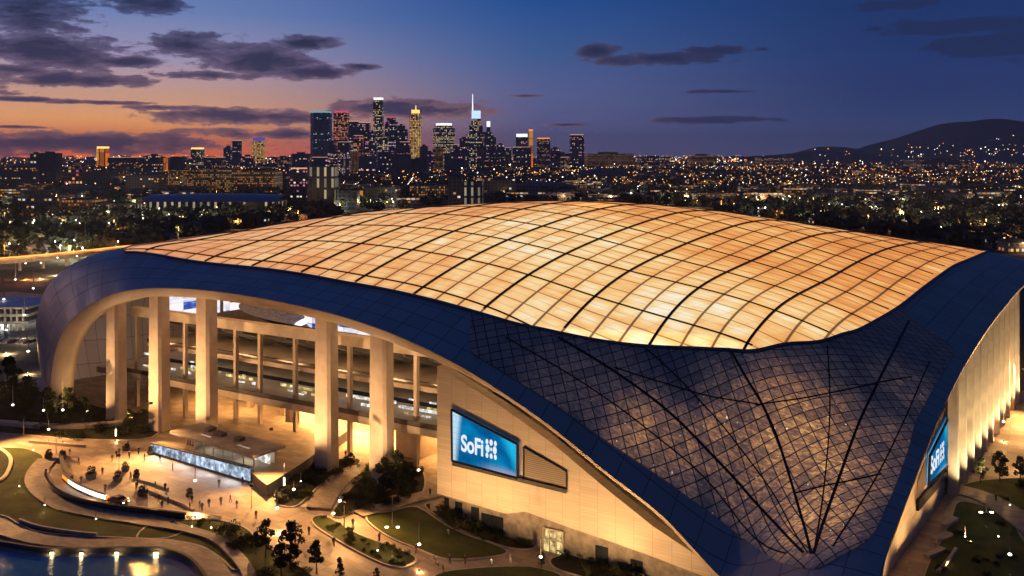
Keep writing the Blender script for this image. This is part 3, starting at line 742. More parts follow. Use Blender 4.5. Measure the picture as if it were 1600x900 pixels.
# joint line: dark reveal between wall and shell
# ---- solid wall of the east facade with its screen
PE_ = 3.2
def on_e(px, py, p=PE_): q, z = plane_p(px, py, p); return q, z
et = [on_e(px, py) for px, py in [(1372, 905), (1395, 845), (1415, 790), (1435, 738), (1452, 697), (1470, 655), (1498, 598)]]
eb = [on_e(px, py) for px, py in [(1372, 940), (1410, 893), (1437, 868), (1460, 838), (1478, 812), (1498, 772)]]
ea = np.array(et); eb = np.array(eb); qs = np.linspace(max(ea[0, 0], eb[0, 0]), min(ea[-1, 0], eb[-1, 0]), 40)
topE = np.interp(qs, ea[:, 0], ea[:, 1]); botE = np.interp(qs, eb[:, 0], eb[:, 1])
slab_wall(qs, botE, np.maximum(topE, botE + .05), lambda q, o, z: W(PE_ + o, q, z), 2.5, 'wall_panel', M['wall'])
slab_wall(qs, botE * 0 - 3, botE + .3, lambda q, o, z: W(PE_ + 1.2 + o, q, z), 1.0, 'base_wall', M['base'])
quadE = [on_e(1448, 711), on_e(1480, 647), on_e(1480, 724), on_e(1446, 757)]
sce = big_screen(quadE, lambda a, o, z: W(PE_ + o, a, z), 0, 0, 'e')
e0 = on_e(1451, 741)
lettering(lambda x, y, o: W(PE_ + o, e0[0] + x * 1.0, e0[1] + y), sce, 4.6)
mb = MB(); le = [on_e(1433, 752), on_e(1446, 716), on_e(1446, 757), on_e(1433, 780)]
vs = [W(PE_ - .12, a, z) for a, z in le] + [W(PE_ + .2, a, z) for a, z in le]
mb.add(vs, [(0, 3, 2, 1), (0, 1, 5, 4), (1, 2, 6, 5), (2, 3, 7, 6), (3, 0, 4, 7)]); loe = mb.build('louvre_panel', M['louv'], STAD)
lq = [on_e(1431, 781), on_e(1482, 729), on_e(1482, 738), on_e(1431, 798)]
mb = MB(); vs = [W(PE_ - .5, a, z) for a, z in lq] + [W(PE_ - .05, a, z) for a, z in lq]
mb.add(vs, [(0, 3, 2, 1), (0, 1, 5, 4), (1, 2, 6, 5), (2, 3, 7, 6), (3, 0, 4, 7)]); mb.build('louvre_frame', M['black'], loe)

# ---- decks, bowl and hall behind the west columns
def plain(mb, name, m, par=None): return mb.build(name, m, par or STAD)
plain(wq(MB(), 88, 212, 8.4, 10.0, 13, 46), 'concourse_deck', M['column'])
plain(wq(MB(), 88, 206, 10.0, 11.1, 13.1, 13.35), 'deck_railing', M['dark_concrete'])
plain(wq(MB(), 88, 196, 16.8, 17.9, 17, 52), 'upper_deck', M['column'])
plain(wq(MB(), 88, 200, 25.2, 27.6, 15, 17.2), 'bowl_edge_beam', M['column'])
# raked underside of the upper tier, with its raker beams
mb = MB(); mb.grid([[W(p, 17.2, 25.6), W(p, 50, 12.5), W(p, 50, 13.4), W(p, 17.2, 27.4)] for p in (88, 120, 160, 200)]); plain(mb, 'upper_tier', M['concrete'])
for p in np.arange(92, 199, 7.4):
    mb = MB(); vs = []
    for dp in (-.35, .35): vs += [W(p + dp, 17.3, 25.4), W(p + dp, 17.3, 24.0), W(p + dp, 44, 13.2), W(p + dp, 46, 14.0)]
    mb.add(vs, [(0, 1, 2, 3), (7, 6, 5, 4), (0, 4, 5, 1), (1, 5, 6, 2)]); plain(mb, 'raker_beam', M['dark_concrete'])
plain(wq(MB(), 84, 206, -4, 8.4, 44, 46), 'hall_wall', M['dark_concrete'])
plain(wq(MB(), 84, 200, 10, 16.8, 40, 42), 'hall_wall', M['dark_concrete'])
for px in (215, 290, 369, 407, 462, 547, 651):
    t = (px - 800) / FOC; q = 15.6; p = (OX + E2[0] * q - t * (OY + E2[1] * q)) / (-E1[0] + t * E1[1])
    plain(wq(MB(), p - .45, p + .45, -2, 25.3, q - .5, q + .4), 'slim_column', M['column'])
for p, q in ((186, 30), (172, 31), (158, 30), (146, 32), (134, 31), (122, 30), (110, 31), (98, 30)):
    plain(wq(MB(), p - .6, p + .6, -2, 8.4, q - .6, q + .6), 'slim_column', M['column'])
# lit shopfronts in the hall, and stair block
for p0, p1, z0, z1, mm in [(128, 143, .5, 6.2, 'pane'), (112, 120, .5, 7.4, 'pane'), (152, 160, 1, 5, 'pane'), (176, 186, 1, 5.5, 'pane'), (92, 97, .5, 4, 'pane')]:
    plain(wq(MB(), p0, p1, z0, z1, 43.6, 43.9), 'shopfront', M[mm])
for p0, p1, z0, z1 in [(100, 112, 11.6, 14.2), (136, 150, 11.8, 13.6), (160, 170, 11.8, 14.0), (118, 128, 12.0, 13.4), (178, 188, 11.5, 13.8)]:
    plain(wq(MB(), p0, p1, z0 - 1, z0 - .35, 21.5, 21.8), 'bar_counter', M['pane_white' if p0 < 130 else 'pane'])
_r = random.Random(4)
for i in range(34):
    p = _r.uniform(90, 198); z = _r.choice((10.3, 10.6, 12.2, 13.6)); wq_ = wq(MB(), p, p + _r.uniform(.8, 3.4), z, z + _r.uniform(.25, .7), 19.2, 19.45)
    plain(wq_, 'menu_sign', M[_r.choice(('pane', 'pane_white', 'pane_white'))])
for z, q in ((11.3, 26), (18.0, 20)): plain(wq(MB(), 90, 200, z - .9, z + .1, q, q + .15), 'glass_balustrade', M['glass_dark'])
plain(wq(MB(), 104.5, 111.5, -1, 8.4, 20, 28), 'stair_block', M['column'])
plain(wq(MB(), 146, 151, -1, 8.4, 24, 30), 'stair_block', M['column'])
for i in range(14):
    p = 89 + i * 8.3
    for q in (21, 34): plain(wq(MB(), p, p + 3.2, 8.28, 8.36, q, q + 1.2), 'ceiling_light', M['led_warm'])
for i in range(9): plain(wq(MB(), 98 + i * 11, 103 + i * 11, 16.6, 16.75, 24, 24.8), 'ceiling_light', M['led_white'])
# far bowl: seating rising round the field, ribbon board and end board
def sup(th, a, b, n=3.4):
    c, s = math.cos(th), math.sin(th); return (110 + a * math.copysign(abs(c) ** (2 / n), c), 104 + b * math.copysign(abs(s) ** (2 / n), s))
ths = np.linspace(0, 2 * math.pi, 73)[:-1]
prof = [(50, 38, 0), (66, 54, 7), (67, 55, 9), (78, 68, 17), (79, 69, 19.5), (88, 84, 27)]
mb = MB(); mb.grid([[W(*sup(t, a, b), z) for t in ths] for a, b, z in prof], closed=True); plain(mb, 'seating_bowl', M['seat'])
mb = MB(); mb.grid([[W(*sup(t, a, b), z) for t in ths] for a, b, z in ((78.2, 68.2, 17.4), (78.2, 68.2, 19.2), (78.6, 68.6, 19.2))], closed=True); plain(mb, 'ribbon_board', M['led_white'])
plain(wq(MB(), 20, 200, -.4, .05, 60, 148), 'playing_field', mat('turf', (.03, .09, .02), .9))
def board_mat():
    m = bpy.data.materials.new('video_board_picture'); m.use_nodes = True; k = NT(m.node_tree)
    uv = k.n('UVMap').outputs[0]; r = k.white(k.v('FLOOR', k.v('MULTIPLY', uv, (.16, .45, 1)))); r2 = k.noise(k.v('MULTIPLY', uv, (.25, .7, 1)), 1.0, 4)
    c = k.ramp(k.m('MULTIPLY_ADD', r, .5, k.m('MULTIPLY', r2, .6)), [(.2, lin(20, 40, 110)), (.38, lin(60, 90, 180)), (.5, lin(190, 195, 225)), (.7, lin(250, 240, 240))])
    e = k.n('Emission'); k.l(c, e.inputs[0]); e.inputs[1].default_value = 1.1; o = k.n('OutputMaterial'); k.l(e.outputs[0], o.inputs[0]); return m
M['board'] = board_mat()
for i in range(9):
    plain(wq(MB(), 92 + i * 12, 103.4 + i * 12, 16.5 + rng.uniform(-1, 1), 28.5 + rng.uniform(-1.5, 1), 62, 63), 'video_board', M['board'])
for q0, q1 in ((26, 44), (46, 60)): plain(wq(MB(), 200, 201, 22, 33, q0, q1), 'video_board', M['board'])

# ---- lamps that light the stadium
WARM = (1, .47, .14); WARM2 = (1, .57, .23)
for i, p in enumerate((94, 106, 118, 130, 142, 154, 170, 186)):
    light('AREA', W(p, 28, 8.2), 15000 if 100 < p < 150 else 3200, WARM, 5, W(p, 28, 0), sy=9, name='hall_light', parent=STAD)
for p in (100, 116, 132, 148, 164, 180, 194): light('AREA', W(p, 27, 16.4), 160, (1, .72, .45), 4, W(p, 27, 0), sy=6, name='deck_light', parent=STAD)
for p in (96, 112, 128, 144, 160, 176, 192): light('AREA', W(p, 18.5, 18.4), 800, (1, .62, .32), 9, W(p, 27, 24), sy=.6, name='added_tier_light', parent=STAD)  # unseen lamps added to lift the dark raked underside
for p in (80, 140): light('AREA', W(p, 100, 41), 30000, (.86, .92, 1), 40, W(p, 100, 0), sy=40, name='field_light', parent=STAD)
# ================================================================== GROUND NEAR THE STADIUM
def dirt_mat(name, a, b, scale, rough=.9, bump=.2, fine=2.5):
    m = bpy.data.materials.new(name); m.use_nodes = True; k = NT(m.node_tree)
    bs = k.n('BsdfPrincipled'); o = k.n('OutputMaterial'); k.l(bs.outputs[0], o.inputs[0])
    tc = k.n('TexCoord').outputs['Object']
    n1 = k.noise(tc, scale, 5, .6); n2 = k.noise(tc, fine, 4, .7)
    k.l(k.mix(k.mr(k.m('MULTIPLY_ADD', n1, .6, k.m('MULTIPLY', n2, .4)), .35, .65), a + (1,), b + (1,)), bs.inputs['Base Color'])
    bs.inputs['Roughness'].default_value = rough; bs.inputs['Specular IOR Level'].default_value = .2
    bn = k.n('Bump'); bn.inputs['Strength'].default_value = bump; bn.inputs['Distance'].default_value = .2; k.l(n2, bn.inputs['Height']); k.l(bn.outputs[0], bs.inputs['Normal'])
    return m
def paving_mat(name, a, b, sz=1.6):
    m = bpy.data.materials.new(name); m.use_nodes = True; k = NT(m.node_tree)
    bs = k.n('BsdfPrincipled'); o = k.n('OutputMaterial'); k.l(bs.outputs[0], o.inputs[0])
    tc = k.n('TexCoord').outputs['Object']; x, y, z = k.xyz(tc)
    u = k.m('DIVIDE', k.m('ADD', k.m('MULTIPLY', x, .862), k.m('MULTIPLY', y, -.507)), sz * 2); v = k.m('DIVIDE', k.m('ADD', k.m('MULTIPLY', x, .507), k.m('MULTIPLY', y, .862)), sz)
    r = k.white(k.v('FLOOR', k.comb(u, v, 0)))
    j = k.m('MAXIMUM', k.mr(k.m('ABSOLUTE', k.m('SUBTRACT', k.m('FRACT', u), .5)), .475, .495), k.mr(k.m('ABSOLUTE', k.m('SUBTRACT', k.m('FRACT', v), .5)), .455, .49))
    n1 = k.noise(tc, .08, 5, .65); n2 = k.noise(tc, .9, 4, .7)
    f = k.m('ADD', k.m('MULTIPLY', r, .25), k.m('ADD', k.m('MULTIPLY', n1, .5), k.m('MULTIPLY', n2, .25)))
    c = k.mix(k.mr(f, .3, .7), a + (1,), b + (1,)); c = k.mix(k.m('MULTIPLY', j, .4), c, (.06, .05, .045, 1))
    k.l(c, bs.inputs['Base Color']); k.l(k.mr(n1, .3, .7, .5, .8), bs.inputs['Roughness']); bs.inputs['Specular IOR Level'].default_value = .35
    return m
M['ground'] = dirt_mat('dark_city_ground', (.05, .055, .055), (.11, .11, .105), .02, .95, .1, .4)
M['plaza'] = paving_mat('plaza_paving', (.24, .19, .145), (.40, .33, .26))
M['path'] = paving_mat('path_paving', (.20, .165, .135), (.33, .28, .23), .8)
M['lawn'] = dirt_mat('lawn_grass', (.028, .045, .012), (.075, .088, .022), .25, .95, .5, 5)
M['soil'] = dirt_mat('planting_soil', (.010, .013, .008), (.03, .03, .018), .4, .95, .5, 3)
M['asphalt'] = dirt_mat('asphalt', (.045, .043, .042), (.075, .07, .066), .3, .85, .15, 6)
M['kerb'] = mat('kerb_stone', (.42, .37, .31), .75, 0, .12, .5)
def water_mat():
    m = bpy.data.materials.new('lake_water'); m.use_nodes = True; k = NT(m.node_tree)
    bs = k.n('BsdfPrincipled'); o = k.n('OutputMaterial'); k.l(bs.outputs[0], o.inputs[0])
    bs.inputs['Base Color'].default_value = (.03, .14, .34, 1); bs.inputs['Roughness'].default_value = .06; bs.inputs['IOR'].default_value = 1.33
    bs.inputs['Specular IOR Level'].default_value = .9
    tc = k.n('TexCoord').outputs['Object']; bn = k.n('Bump'); bn.inputs['Strength'].default_value = .7; bn.inputs['Distance'].default_value = .16
    k.l(k.noise(k.v('MULTIPLY', tc, (.25, 1.8, 1)), 1.2, 4), bn.inputs['Height']); k.l(bn.outputs[0], bs.inputs['Normal']); return m
M['water'] = water_mat()

# one ground sheet out to the horizon: fine near the stadium, coarse beyond
def axis(a, b, step, far):
    near = list(np.arange(a, b + .1, step)); lo = []; hi = []; d = step * 1.6
    v = a
    while v > -far: v -= d; d *= 1.5; lo.append(v)
    v = b; d = step * 1.6
    while v < far: v += d; d *= 1.5; hi.append(v)
    return lo[::-1] + near + hi
gx = axis(-150, 170, 2.5, 17000); gy = axis(70, 260, 2.5, 17000)
mb = MB(); mb.grid([[(x, y, terr(x, y) - .3) for x in gx] for y in gy])
tag(mb.build('ground', M['ground'], smooth=True), kind='structure')

def smooth_poly(pts, n=4):
    return [tuple(p) for p in cr(pts, n, True)]
def fill_sheet(poly, off, name, m, thick=0.0, kind='structure', side=None):
    """a sheet draped on the ground; with thick it gets a skirt (kerb height) as well"""
    bm = bmesh.new(); vs = [bm.verts.new((x, y, 0)) for x, y in poly]
    es = [bm.edges.new((vs[i], vs[(i + 1) % len(vs)])) for i in range(len(vs))]
    bmesh.ops.triangle_fill(bm, edges=es, use_beauty=True)
    for _ in range(4):
        lg = [e for e in bm.edges if e.calc_length() > 4 and (max(v.co.x for v in e.verts) > -48) and (min(v.co.x for v in e.verts) < 62)]
        if not lg: break
        bmesh.ops.subdivide_edges(bm, edges=lg, cuts=1); bmesh.ops.triangulate(bm, faces=bm.faces[:])
    rim = [e for e in bm.edges if len(e.link_faces) == 1]
    for v in bm.verts: v.co.z = terr(v.co.x, v.co.y) + off
    if thick:
        r = bmesh.ops.extrude_edge_only(bm, edges=rim)
        for v in r['geom']:
            if isinstance(v, bmesh.types.BMVert): v.co.z -= thick + .3
    bmesh.ops.recalc_face_normals(bm, faces=bm.faces[:])
    up = [f for f in bm.faces if abs(f.normal.z) > .7]
    if up and sum(f.normal.z for f in up) < 0: bmesh.ops.reverse_faces(bm, faces=bm.faces[:])
    me = bpy.data.meshes.new(name); bm.to_mesh(me); bm.free(); me.materials.append(m)
    o = bpy.data.objects.new(name, me); COL.objects.link(o)
    if kind: o['kind'] = kind
    return o
def gpoly(px, smooth=True, n=4):
    p = [tuple(G(*a)[:2]) for a in px]; return smooth_poly(p, n) if smooth else p
def ribbon(px, w0, off, name, m, thick=0.0, n=6, kind='structure', wpx=None):
    c = cr([G(*a)[:2] for a in px], n); t = np.gradient(c, axis=0); t /= np.linalg.norm(t, axis=1)[:, None]
    nn = np.c_[-t[:, 1], t[:, 0]]; w = w0 / 2
    return fill_sheet([tuple(p) for p in np.r_[c + nn * w, (c - nn * w)[::-1]]], off, name, m, thick, kind)
def wall_strip(px, h, th, name, m, label, cat, off=0.0, n=6, group=None):
    """a low wall that follows a line on the ground"""
    c = cr([G(*a)[:2] for a in px], n); t = np.gradient(c, axis=0); t /= np.linalg.norm(t, axis=1)[:, None]; nn = np.c_[-t[:, 1], t[:, 0]] * th / 2
    mb = MB(); rows = []
    for p, q in zip(c, nn):
        z = terr(*p) + off; rows.append([(p[0] + q[0], p[1] + q[1], z - .4), (p[0] + q[0], p[1] + q[1], z + h), (p[0] - q[0], p[1] - q[1], z + h), (p[0] - q[0], p[1] - q[1], z - .4)])
    mb.grid(rows)
    for e in (0, len(rows) - 1): mb.f.append(tuple(e * 4 + i for i in range(4))); mb.mi.append(0); mb.uv.append(None)
    return tag(mb.build(name, m), label, cat, group)
def kerb_line(poly, name='kerb', w=.35, h=.16, off=.1, closed=True):
    c = np.array(poly); n = len(c)
    t = (np.roll(c, -1, 0) - np.roll(c, 1, 0)) if closed else np.gradient(c, axis=0); t /= np.linalg.norm(t, axis=1)[:, None] + 1e-9
    nn = np.c_[-t[:, 1], t[:, 0]] * w / 2; mb = MB(); rows = []
    for p, q in zip(c, nn):
        z = terr(*p) + off; rows.append([(p[0] + q[0], p[1] + q[1], z - .3), (p[0] + q[0], p[1] + q[1], z + h), (p[0] - q[0], p[1] - q[1], z + h), (p[0] - q[0], p[1] - q[1], z - .3)])
    if closed: rows.append(rows[0])
    mb.grid(rows); return tag(mb.build(name, M['kerb']), kind='structure')

# paving everywhere round the stadium, then lawns, beds, paths and water on top
fill_sheet(gpoly([(-260, 640), (-100, 600), (60, 590), (150, 560), (500, 560), (700, 600), (900, 700), (1180, 830), (1300, 800), (1420, 700), (1700, 560), (1900, 600), (1900, 1000), (1500, 1100), (900, 1100), (300, 1100), (-300, 1100)], False), .05, 'plaza_paving', M['plaza'])
LAWNS = [
 ([(-60, 690), (0, 700), (38, 702), (66, 712), (64, 722), (52, 738), (50, 756), (62, 774), (88, 790), (122, 801), (168, 809), (205, 814), (252, 820), (290, 826), (262, 842), (200, 842), (120, 838), (60, 832), (30, 820), (0, 806), (-80, 800)], 'lawn'),
 ([(236, 822), (300, 832), (336, 846), (356, 862), (378, 884), (366, 892), (345, 874), (316, 856), (270, 846), (215, 844)], 'lawn'),
 ([(275, 815), (340, 814), (382, 826), (402, 842), (440, 870), (492, 905), (470, 930), (400, 905), (386, 880), (366, 856), (340, 838), (300, 826)], 'lawn'),
 ([(487, 812), (510, 808), (560, 836), (640, 866), (646, 880), (612, 886), (560, 864), (502, 830)], 'lawn'),
 ([(572, 810), (610, 800), (652, 794), (704, 826), (782, 856), (790, 866), (762, 872), (700, 875), (660, 862), (604, 838)], 'lawn'),
 ([(-40, 620), (60, 612), (170, 640), (246, 652), (238, 684), (150, 688), (60, 682), (-40, 668)], 'soil'),
 ([(430, 770), (452, 740), (500, 722), (560, 718), (552, 734), (510, 752), (480, 778), (462, 792), (436, 790)], 'soil'),
 ([(520, 800), (560, 752), (600, 728), (652, 730), (664, 760), (640, 786), (560, 800), (530, 810)], 'soil'),
 ([(664, 790), (700, 790), (760, 812), (820, 838), (836, 856), (800, 858), (740, 838), (690, 812)], 'soil'),
 ([(862, 874), (900, 868), (960, 884), (1010, 905), (960, 915), (900, 900), (866, 888)], 'soil'),
 ([(680, 900), (760, 888), (830, 888), (880, 905), (860, 940), (700, 940)], 'lawn'),
 ([(1498, 764), (1540, 752), (1640, 752), (1700, 800), (1640, 800), (1600, 800), (1560, 782), (1520, 772)], 'lawn'),
 ([(1500, 786), (1545, 796), (1580, 818), (1600, 850), (1640, 900), (1640, 1000), (1440, 980), (1446, 900), (1470, 850), (1488, 810)], 'lawn'),
]
for i, (px, kd) in enumerate(LAWNS):
    pl = gpoly(px); fill_sheet(pl, .14 + .012 * i, 'lawn' if kd == 'lawn' else 'planting_bed', M[kd]); kerb_line(pl)
# lake in the corner, its bank and the walks round it
lake = [(-260, 866), (-60, 858), (0, 860), (60, 869), (120, 871), (200, 869), (250, 870), (284, 880), (304, 898), (318, 930), (330, 1000), (200, 1080), (-300, 1080)]
fill_sheet(gpoly(lake), .10, 'water', M['water'])
bank = [(-260, 860), (-60, 851), (0, 853), (60, 862), (120, 864), (200, 862), (254, 864), (292, 876), (314, 897), (330, 930)]
wall_strip(bank, .9, .5, 'lake_wall', M['dark_concrete'], 'dark low retaining wall along the lake shore', 'wall')
ribbon([(-260, 836), (-60, 826), (0, 830), (60, 845), (130, 852), (205, 851), (262, 853), (306, 866), (334, 888), (350, 920)], 3.6, .4, 'lakeside_path', M['path'], .4)
ribbon([(252, 823), (300, 832), (340, 846), (364, 866), (386, 894), (396, 930)], 2.2, .5, 'garden_path', M['path'], .4)
ribbon([(75, 718), (60, 736), (57, 754), (70, 772), (96, 788), (130, 798), (175, 806), (215, 812), (262, 820)], 4.4, .36, 'curved_path', M['path'], .2)
ribbon([(-60, 662), (0, 664), (60, 669), (105, 670), (150, 668), (192, 664)], 2.2, 1.1, 'raised_walk', M['kerb'], 1.0)
ribbon([(560, 806), (610, 792), (650, 780), (700, 768)], 3.0, .45, 'garden_path', M['path'], .3)
ribbon([(498, 796), (512, 772), (530, 752), (552, 738), (590, 730)], 5.0, .42, 'garden_path', M['path'], .3)
ribbon([(1486, 764), (1530, 776), (1560, 790), (1590, 812), (1640, 850)], 5.5, .42, 'garden_path', M['path'], .3)
fill_sheet(gpoly([(-30, 694), (0, 704), (16, 718), (14, 736), (0, 752), (-40, 760)]), .42, 'planting_bed', M['soil']); kerb_line(gpoly([(-30, 694), (0, 704), (16, 718), (14, 736), (0, 752), (-40, 760)]), off=.4, w=.8)
# dark curved walls of the drop-off lane
wall_strip([(72, 742), (72, 754), (84, 770), (108, 783), (140, 792), (180, 799), (230, 805), (290, 812)], 1.3, .45, 'curved_wall', M['glass_dark'], 'long dark curved wall on the outer side of the drop-off lane', 'wall')
wall_strip([(96, 712), (97, 726), (103, 742), (112, 752)], 1.2, .7, 'curved_wall', M['dark_concrete'], 'short dark curved wall at the head of the drop-off lane', 'wall')
wall_strip([(200, 795), (240, 800), (300, 806), (345, 812)], .8, .4, 'curved_wall', M['kerb'], 'pale low wall on the inner side of the drop-off lane', 'wall')
wall_strip([(30, 816), (60, 826), (100, 833), (152, 839)], .7, .4, 'garden_wall', M['kerb'], 'thin pale garden wall in the grass above the lake', 'wall')
for pl, lb in (([(218, 752), (240, 758), (262, 766)], 'pale low seating wall in the middle of the plaza'), ([(232, 768), (258, 779), (286, 790), (302, 800)], 'pale low seating wall beside the tall bright plaza lamp')):
    wall_strip(pl, .55, .6, 'seating_wall', M['kerb'], lb, 'bench wall')
wall_strip([(46, 692), (70, 694), (110, 698), (135, 699)], .7, .6, 'seating_wall', M['kerb'], 'long pale seating wall at the upper edge of the plaza', 'bench wall')

# ------------------------------------------------------------------ terrace with light wall and pavilion
TZ = 2.4
lw0, lw1 = G(238, 708), G(392, 755)
dv = (lw1 - lw0).normalized(); nv = Vector((-dv.y, dv.x, 0)); nv = nv if nv.y > 0 else -nv
b_r = G(417, 777); c_r = G(470, 742)
tp = [tuple(lw0[:2]), tuple(lw1[:2]), tuple(b_r[:2]), tuple(c_r[:2]), tuple((c_r + Vector((6, 24, 0)))[:2]), tuple((lw0 + nv * 26)[:2]), tuple((lw0 + nv * 4)[:2])]
mb = MB(); mb.prism(tp, -1.5, TZ, 0, 1)
ter = mb.build('terrace', [M['dark_concrete'], M['plaza']]); tag(ter, 'raised paved terrace with a dark base in front of the stadium columns', 'terrace')
# glowing wall panels
LW = empty('light_wall', lw0); tag(LW, 'long low wall of glowing blue white panels along the plaza', 'light wall')
tot = (lw1 - lw0).length
M['led_wall'] = pane_mat('light_wall_picture', (.62, .78, 1.0), 1.15)
mb = MB(); mb.prism([tuple((lw0 - nv * .35)[:2]), tuple((lw1 - nv * .35)[:2]), tuple((lw1 - nv * .02)[:2]), tuple((lw0 - nv * .02)[:2])], -.3, .5, 0); mb.build('base', M['dark_concrete'], LW)
for i in range(6):
    a = lw0 + dv * (tot * i / 6 + .08); b = lw0 + dv * (tot * (i + 1) / 6 - .08)
    mb = MB(); mb.prism([tuple((a - nv * .40)[:2]), tuple((b - nv * .40)[:2]), tuple((b - nv * .05)[:2]), tuple((a - nv * .05)[:2])], .55, 2.3 + i * .14, 0); mb.build('panel', M['led_wall'], LW)
mb = MB(); mb.prism([tuple((lw0 - nv * .5)[:2]), tuple((lw1 - nv * .5)[:2]), tuple((lw1 + nv * .5)[:2]), tuple((lw0 + nv * .5)[:2])], lambda x, y: 2.35 + .85 * min(1, (Vector((x, y, 0)) - lw0).length / tot), lambda x, y: 2.6 + .85 * min(1, (Vector((x, y, 0)) - lw0).length / tot)); mb.build('coping', M['dark_concrete'], LW)
for i in range(4):
    p = lw0 + dv * (tot * (i + .5) / 4) - nv * 1.2; light('AREA', (p.x, p.y, 1.6), 260, (.75, .85, 1), 6, (p.x - nv.x * 4, p.y - nv.y * 4, 0), sy=1.2, parent=LW, name='panel_light')
# pavilion
f0 = G(290, 702, TZ); f1 = G(398, 736, TZ); pdv = (f1 - f0).normalized(); pnv = Vector((-pdv.y, pdv.x, 0)); pnv = pnv if pnv.y > 0 else -pnv
PV = empty('pavilion', f0); tag(PV, 'flat roofed glass pavilion with bright white interior on the terrace', 'pavilion')
PL = (f1 - f0).length; PD = 6.0; PH = 3.1
def pbox(x0, x1, y0, y1, z0, z1, name, m, par):
    P = lambda x, y: tuple((f0 + pdv * x + pnv * y)[:2]); mb = MB(); mb.prism([P(x0, y0), P(x1, y0), P(x1, y1), P(x0, y1)], TZ + z0, TZ + z1); return mb.build(name, m, par)
pbox(-4.5, PL + 1.0, -1.2, PD + 1.5, PH, PH + .5, 'roof', M['concrete'], PV)
for x, y, a, b in ((6, 3, 3, 1.6), (13, 3.4, 2, 1.6), (2, 3.6, 1.5, 2.2)): pbox(x, x + a, y, y + b, PH + .5, PH + 1.2, 'roof_unit', M['dark_concrete'], PV)
pbox(.2, PL - .2, PD - .4, PD, 0, PH, 'back_wall', M['cream'], PV); pbox(0, .3, .2, PD, 0, PH, 'side_wall', M['cream'], PV)
pbox(.1, 3.2, -.05, .2, 0, PH, 'front_wall', M['cream'], PV)
for x in (.6, 1.5, 2.4): pbox(x, x + .5, -.12, -.05, 1.2, 2.6, 'window', M['glass_dark'], PV)
pbox(3.3, PL - .3, PD - 1.9, PD - 1.6, .3, PH - .4, 'light_panel', M['pane_white'], PV)
for i in range(7):
    x = 3.3 + (PL - 3.6) * i / 6; pbox(x - .1, x + .1, -.1, .12, 0, PH, 'mullion', M['cream'], PV)
pbox(3.3, PL, -.05, .08, 0, .5, 'counter', M['cream'], PV)
for x in (5, PL - 6): light('AREA', tuple(f0 + pdv * x + pnv * 3 + Vector((0, 0, PH - .3))), 170, (1, .9, .72), 4, tuple(f0 + pdv * x + pnv * 1), sy=3, parent=PV, name='pavilion_light')

# ------------------------------------------------------------------ lamps
def lamp_mats():
    M['pole'] = mat('lamp_pole_metal', (.45, .42, .38), .45, .5)
    M['head_w'] = glow('lamp_head_warm', (1, .80, .48), 9, False); M['head_c'] = glow('lamp_head_white', (1, .95, .85), 9, False)
lamp_mats(); M['added_lake_lamp'] = glow('added_lake_lamp_glow', (1, .70, .30), 34, True)
lamp_cache = {}
def lamp_proto(kind, h):
    r = empty('street_lamp'); m = M['head_c'] if kind == 'white' else M['head_w']
    mb = MB(); mb.tube([(0, 0, -.3), (0, 0, .5)], .16, 8); mb.build('base', M['pole'], r)
    mb = MB(); mb.tube([(0, 0, .4), (0, 0, h)], .085, 8, r2=.06); mb.build('post', M['pole'], r)
    if kind == 'tee':
        mb = MB(); mb.tube([(-.9, 0, h - .05), (.9, 0, h - .05)], .05, 6); mb.build('arm', M['pole'], r)
        for s in (-1, 1): mb = MB(); mb.box(s * 1.0 - .28, s * 1.0 + .28, -.16, .16, h - .12, h + .06); mb.build('lamp_head', m, r)
    elif kind == 'bollard':
        mb = MB(); mb.tube([(0, 0, h - 1.6), (0, 0, h)], .16, 8); mb.build('lamp_head', m, r)
    else:
        mb = MB(); mb.ball((0, 0, h + .2), .30, 0, 8, 6, (1, 1, .7)); mb.build('lamp_head', m, r)
    return r
LAMPS = [  # px, base y, top y, kind, power, label
 (305, 810, 752, 'globe', 5200, 'tall plaza lamp with the brightest star of white light'),
 (613, 873, 823, 'tee', 1500, 'double headed lamp post beside the planted strip'),
 (531, 820, 784, 'white', 900, 'slim white lamp post at the head of the diagonal path'),
 (521, 833, 804, 'globe', 1800, 'short lamp beside the tip of the planted strip'),
 (444, 772, 746, 'bollard', 800, 'glowing column lamp in the bed below the pavilion terrace'),
 (459, 783, 768, 'globe', 1400, 'low flared lamp at the corner of the planted bed'),
 (433, 832, 796, 'globe', 4600, 'lamp above the bright spot on the diagonal walk'),
 (654, 768, 736, 'globe', 2600, 'lamp at the left edge of the cream wall'),
 (20, 668, 634, 'white', 900, 'leftmost lamp post above the raised walk'),
 (68, 664, 642, 'globe', 1300, 'second lamp post from the left on the raised walk'),
 (98, 692, 642, 'white', 1100, 'taller white lamp post in the middle of the raised walk'),
 (137, 665, 644, 'globe', 1300, 'rightmost lamp post on the raised walk'),
 (76, 690, 672, 'globe', 1200, 'short lamp below the raised walk on the left'),
 (181, 690, 671, 'bollard', 700, 'glowing column lamp by the dark shrubs under the first column'),
 (1541, 826, 800, 'tee', 700, 'double headed lamp on the lawn right of the stadium'),
 (1578, 902, 868, 'white', 900, 'lamp at the lower right edge of the right hand lawn'),
 (655, 893, 852, 'globe', 2600, 'lamp at the lower end of the diagonal walk'),
 (845, 905, 872, 'globe', 1500, 'short lamp in front of the lit glass entrance'),
 (182, 905, 868, 'globe', 1500, 'lamp post in the lake shallows whose light streaks over the water'),
 (246, 900, 862, 'globe', 2600, 'lamp on the lake wall with a broad yellow reflection'),
 (1568, 690, 660, 'globe', 3800, 'lamp on the plaza strip beside the blade columns'),
]
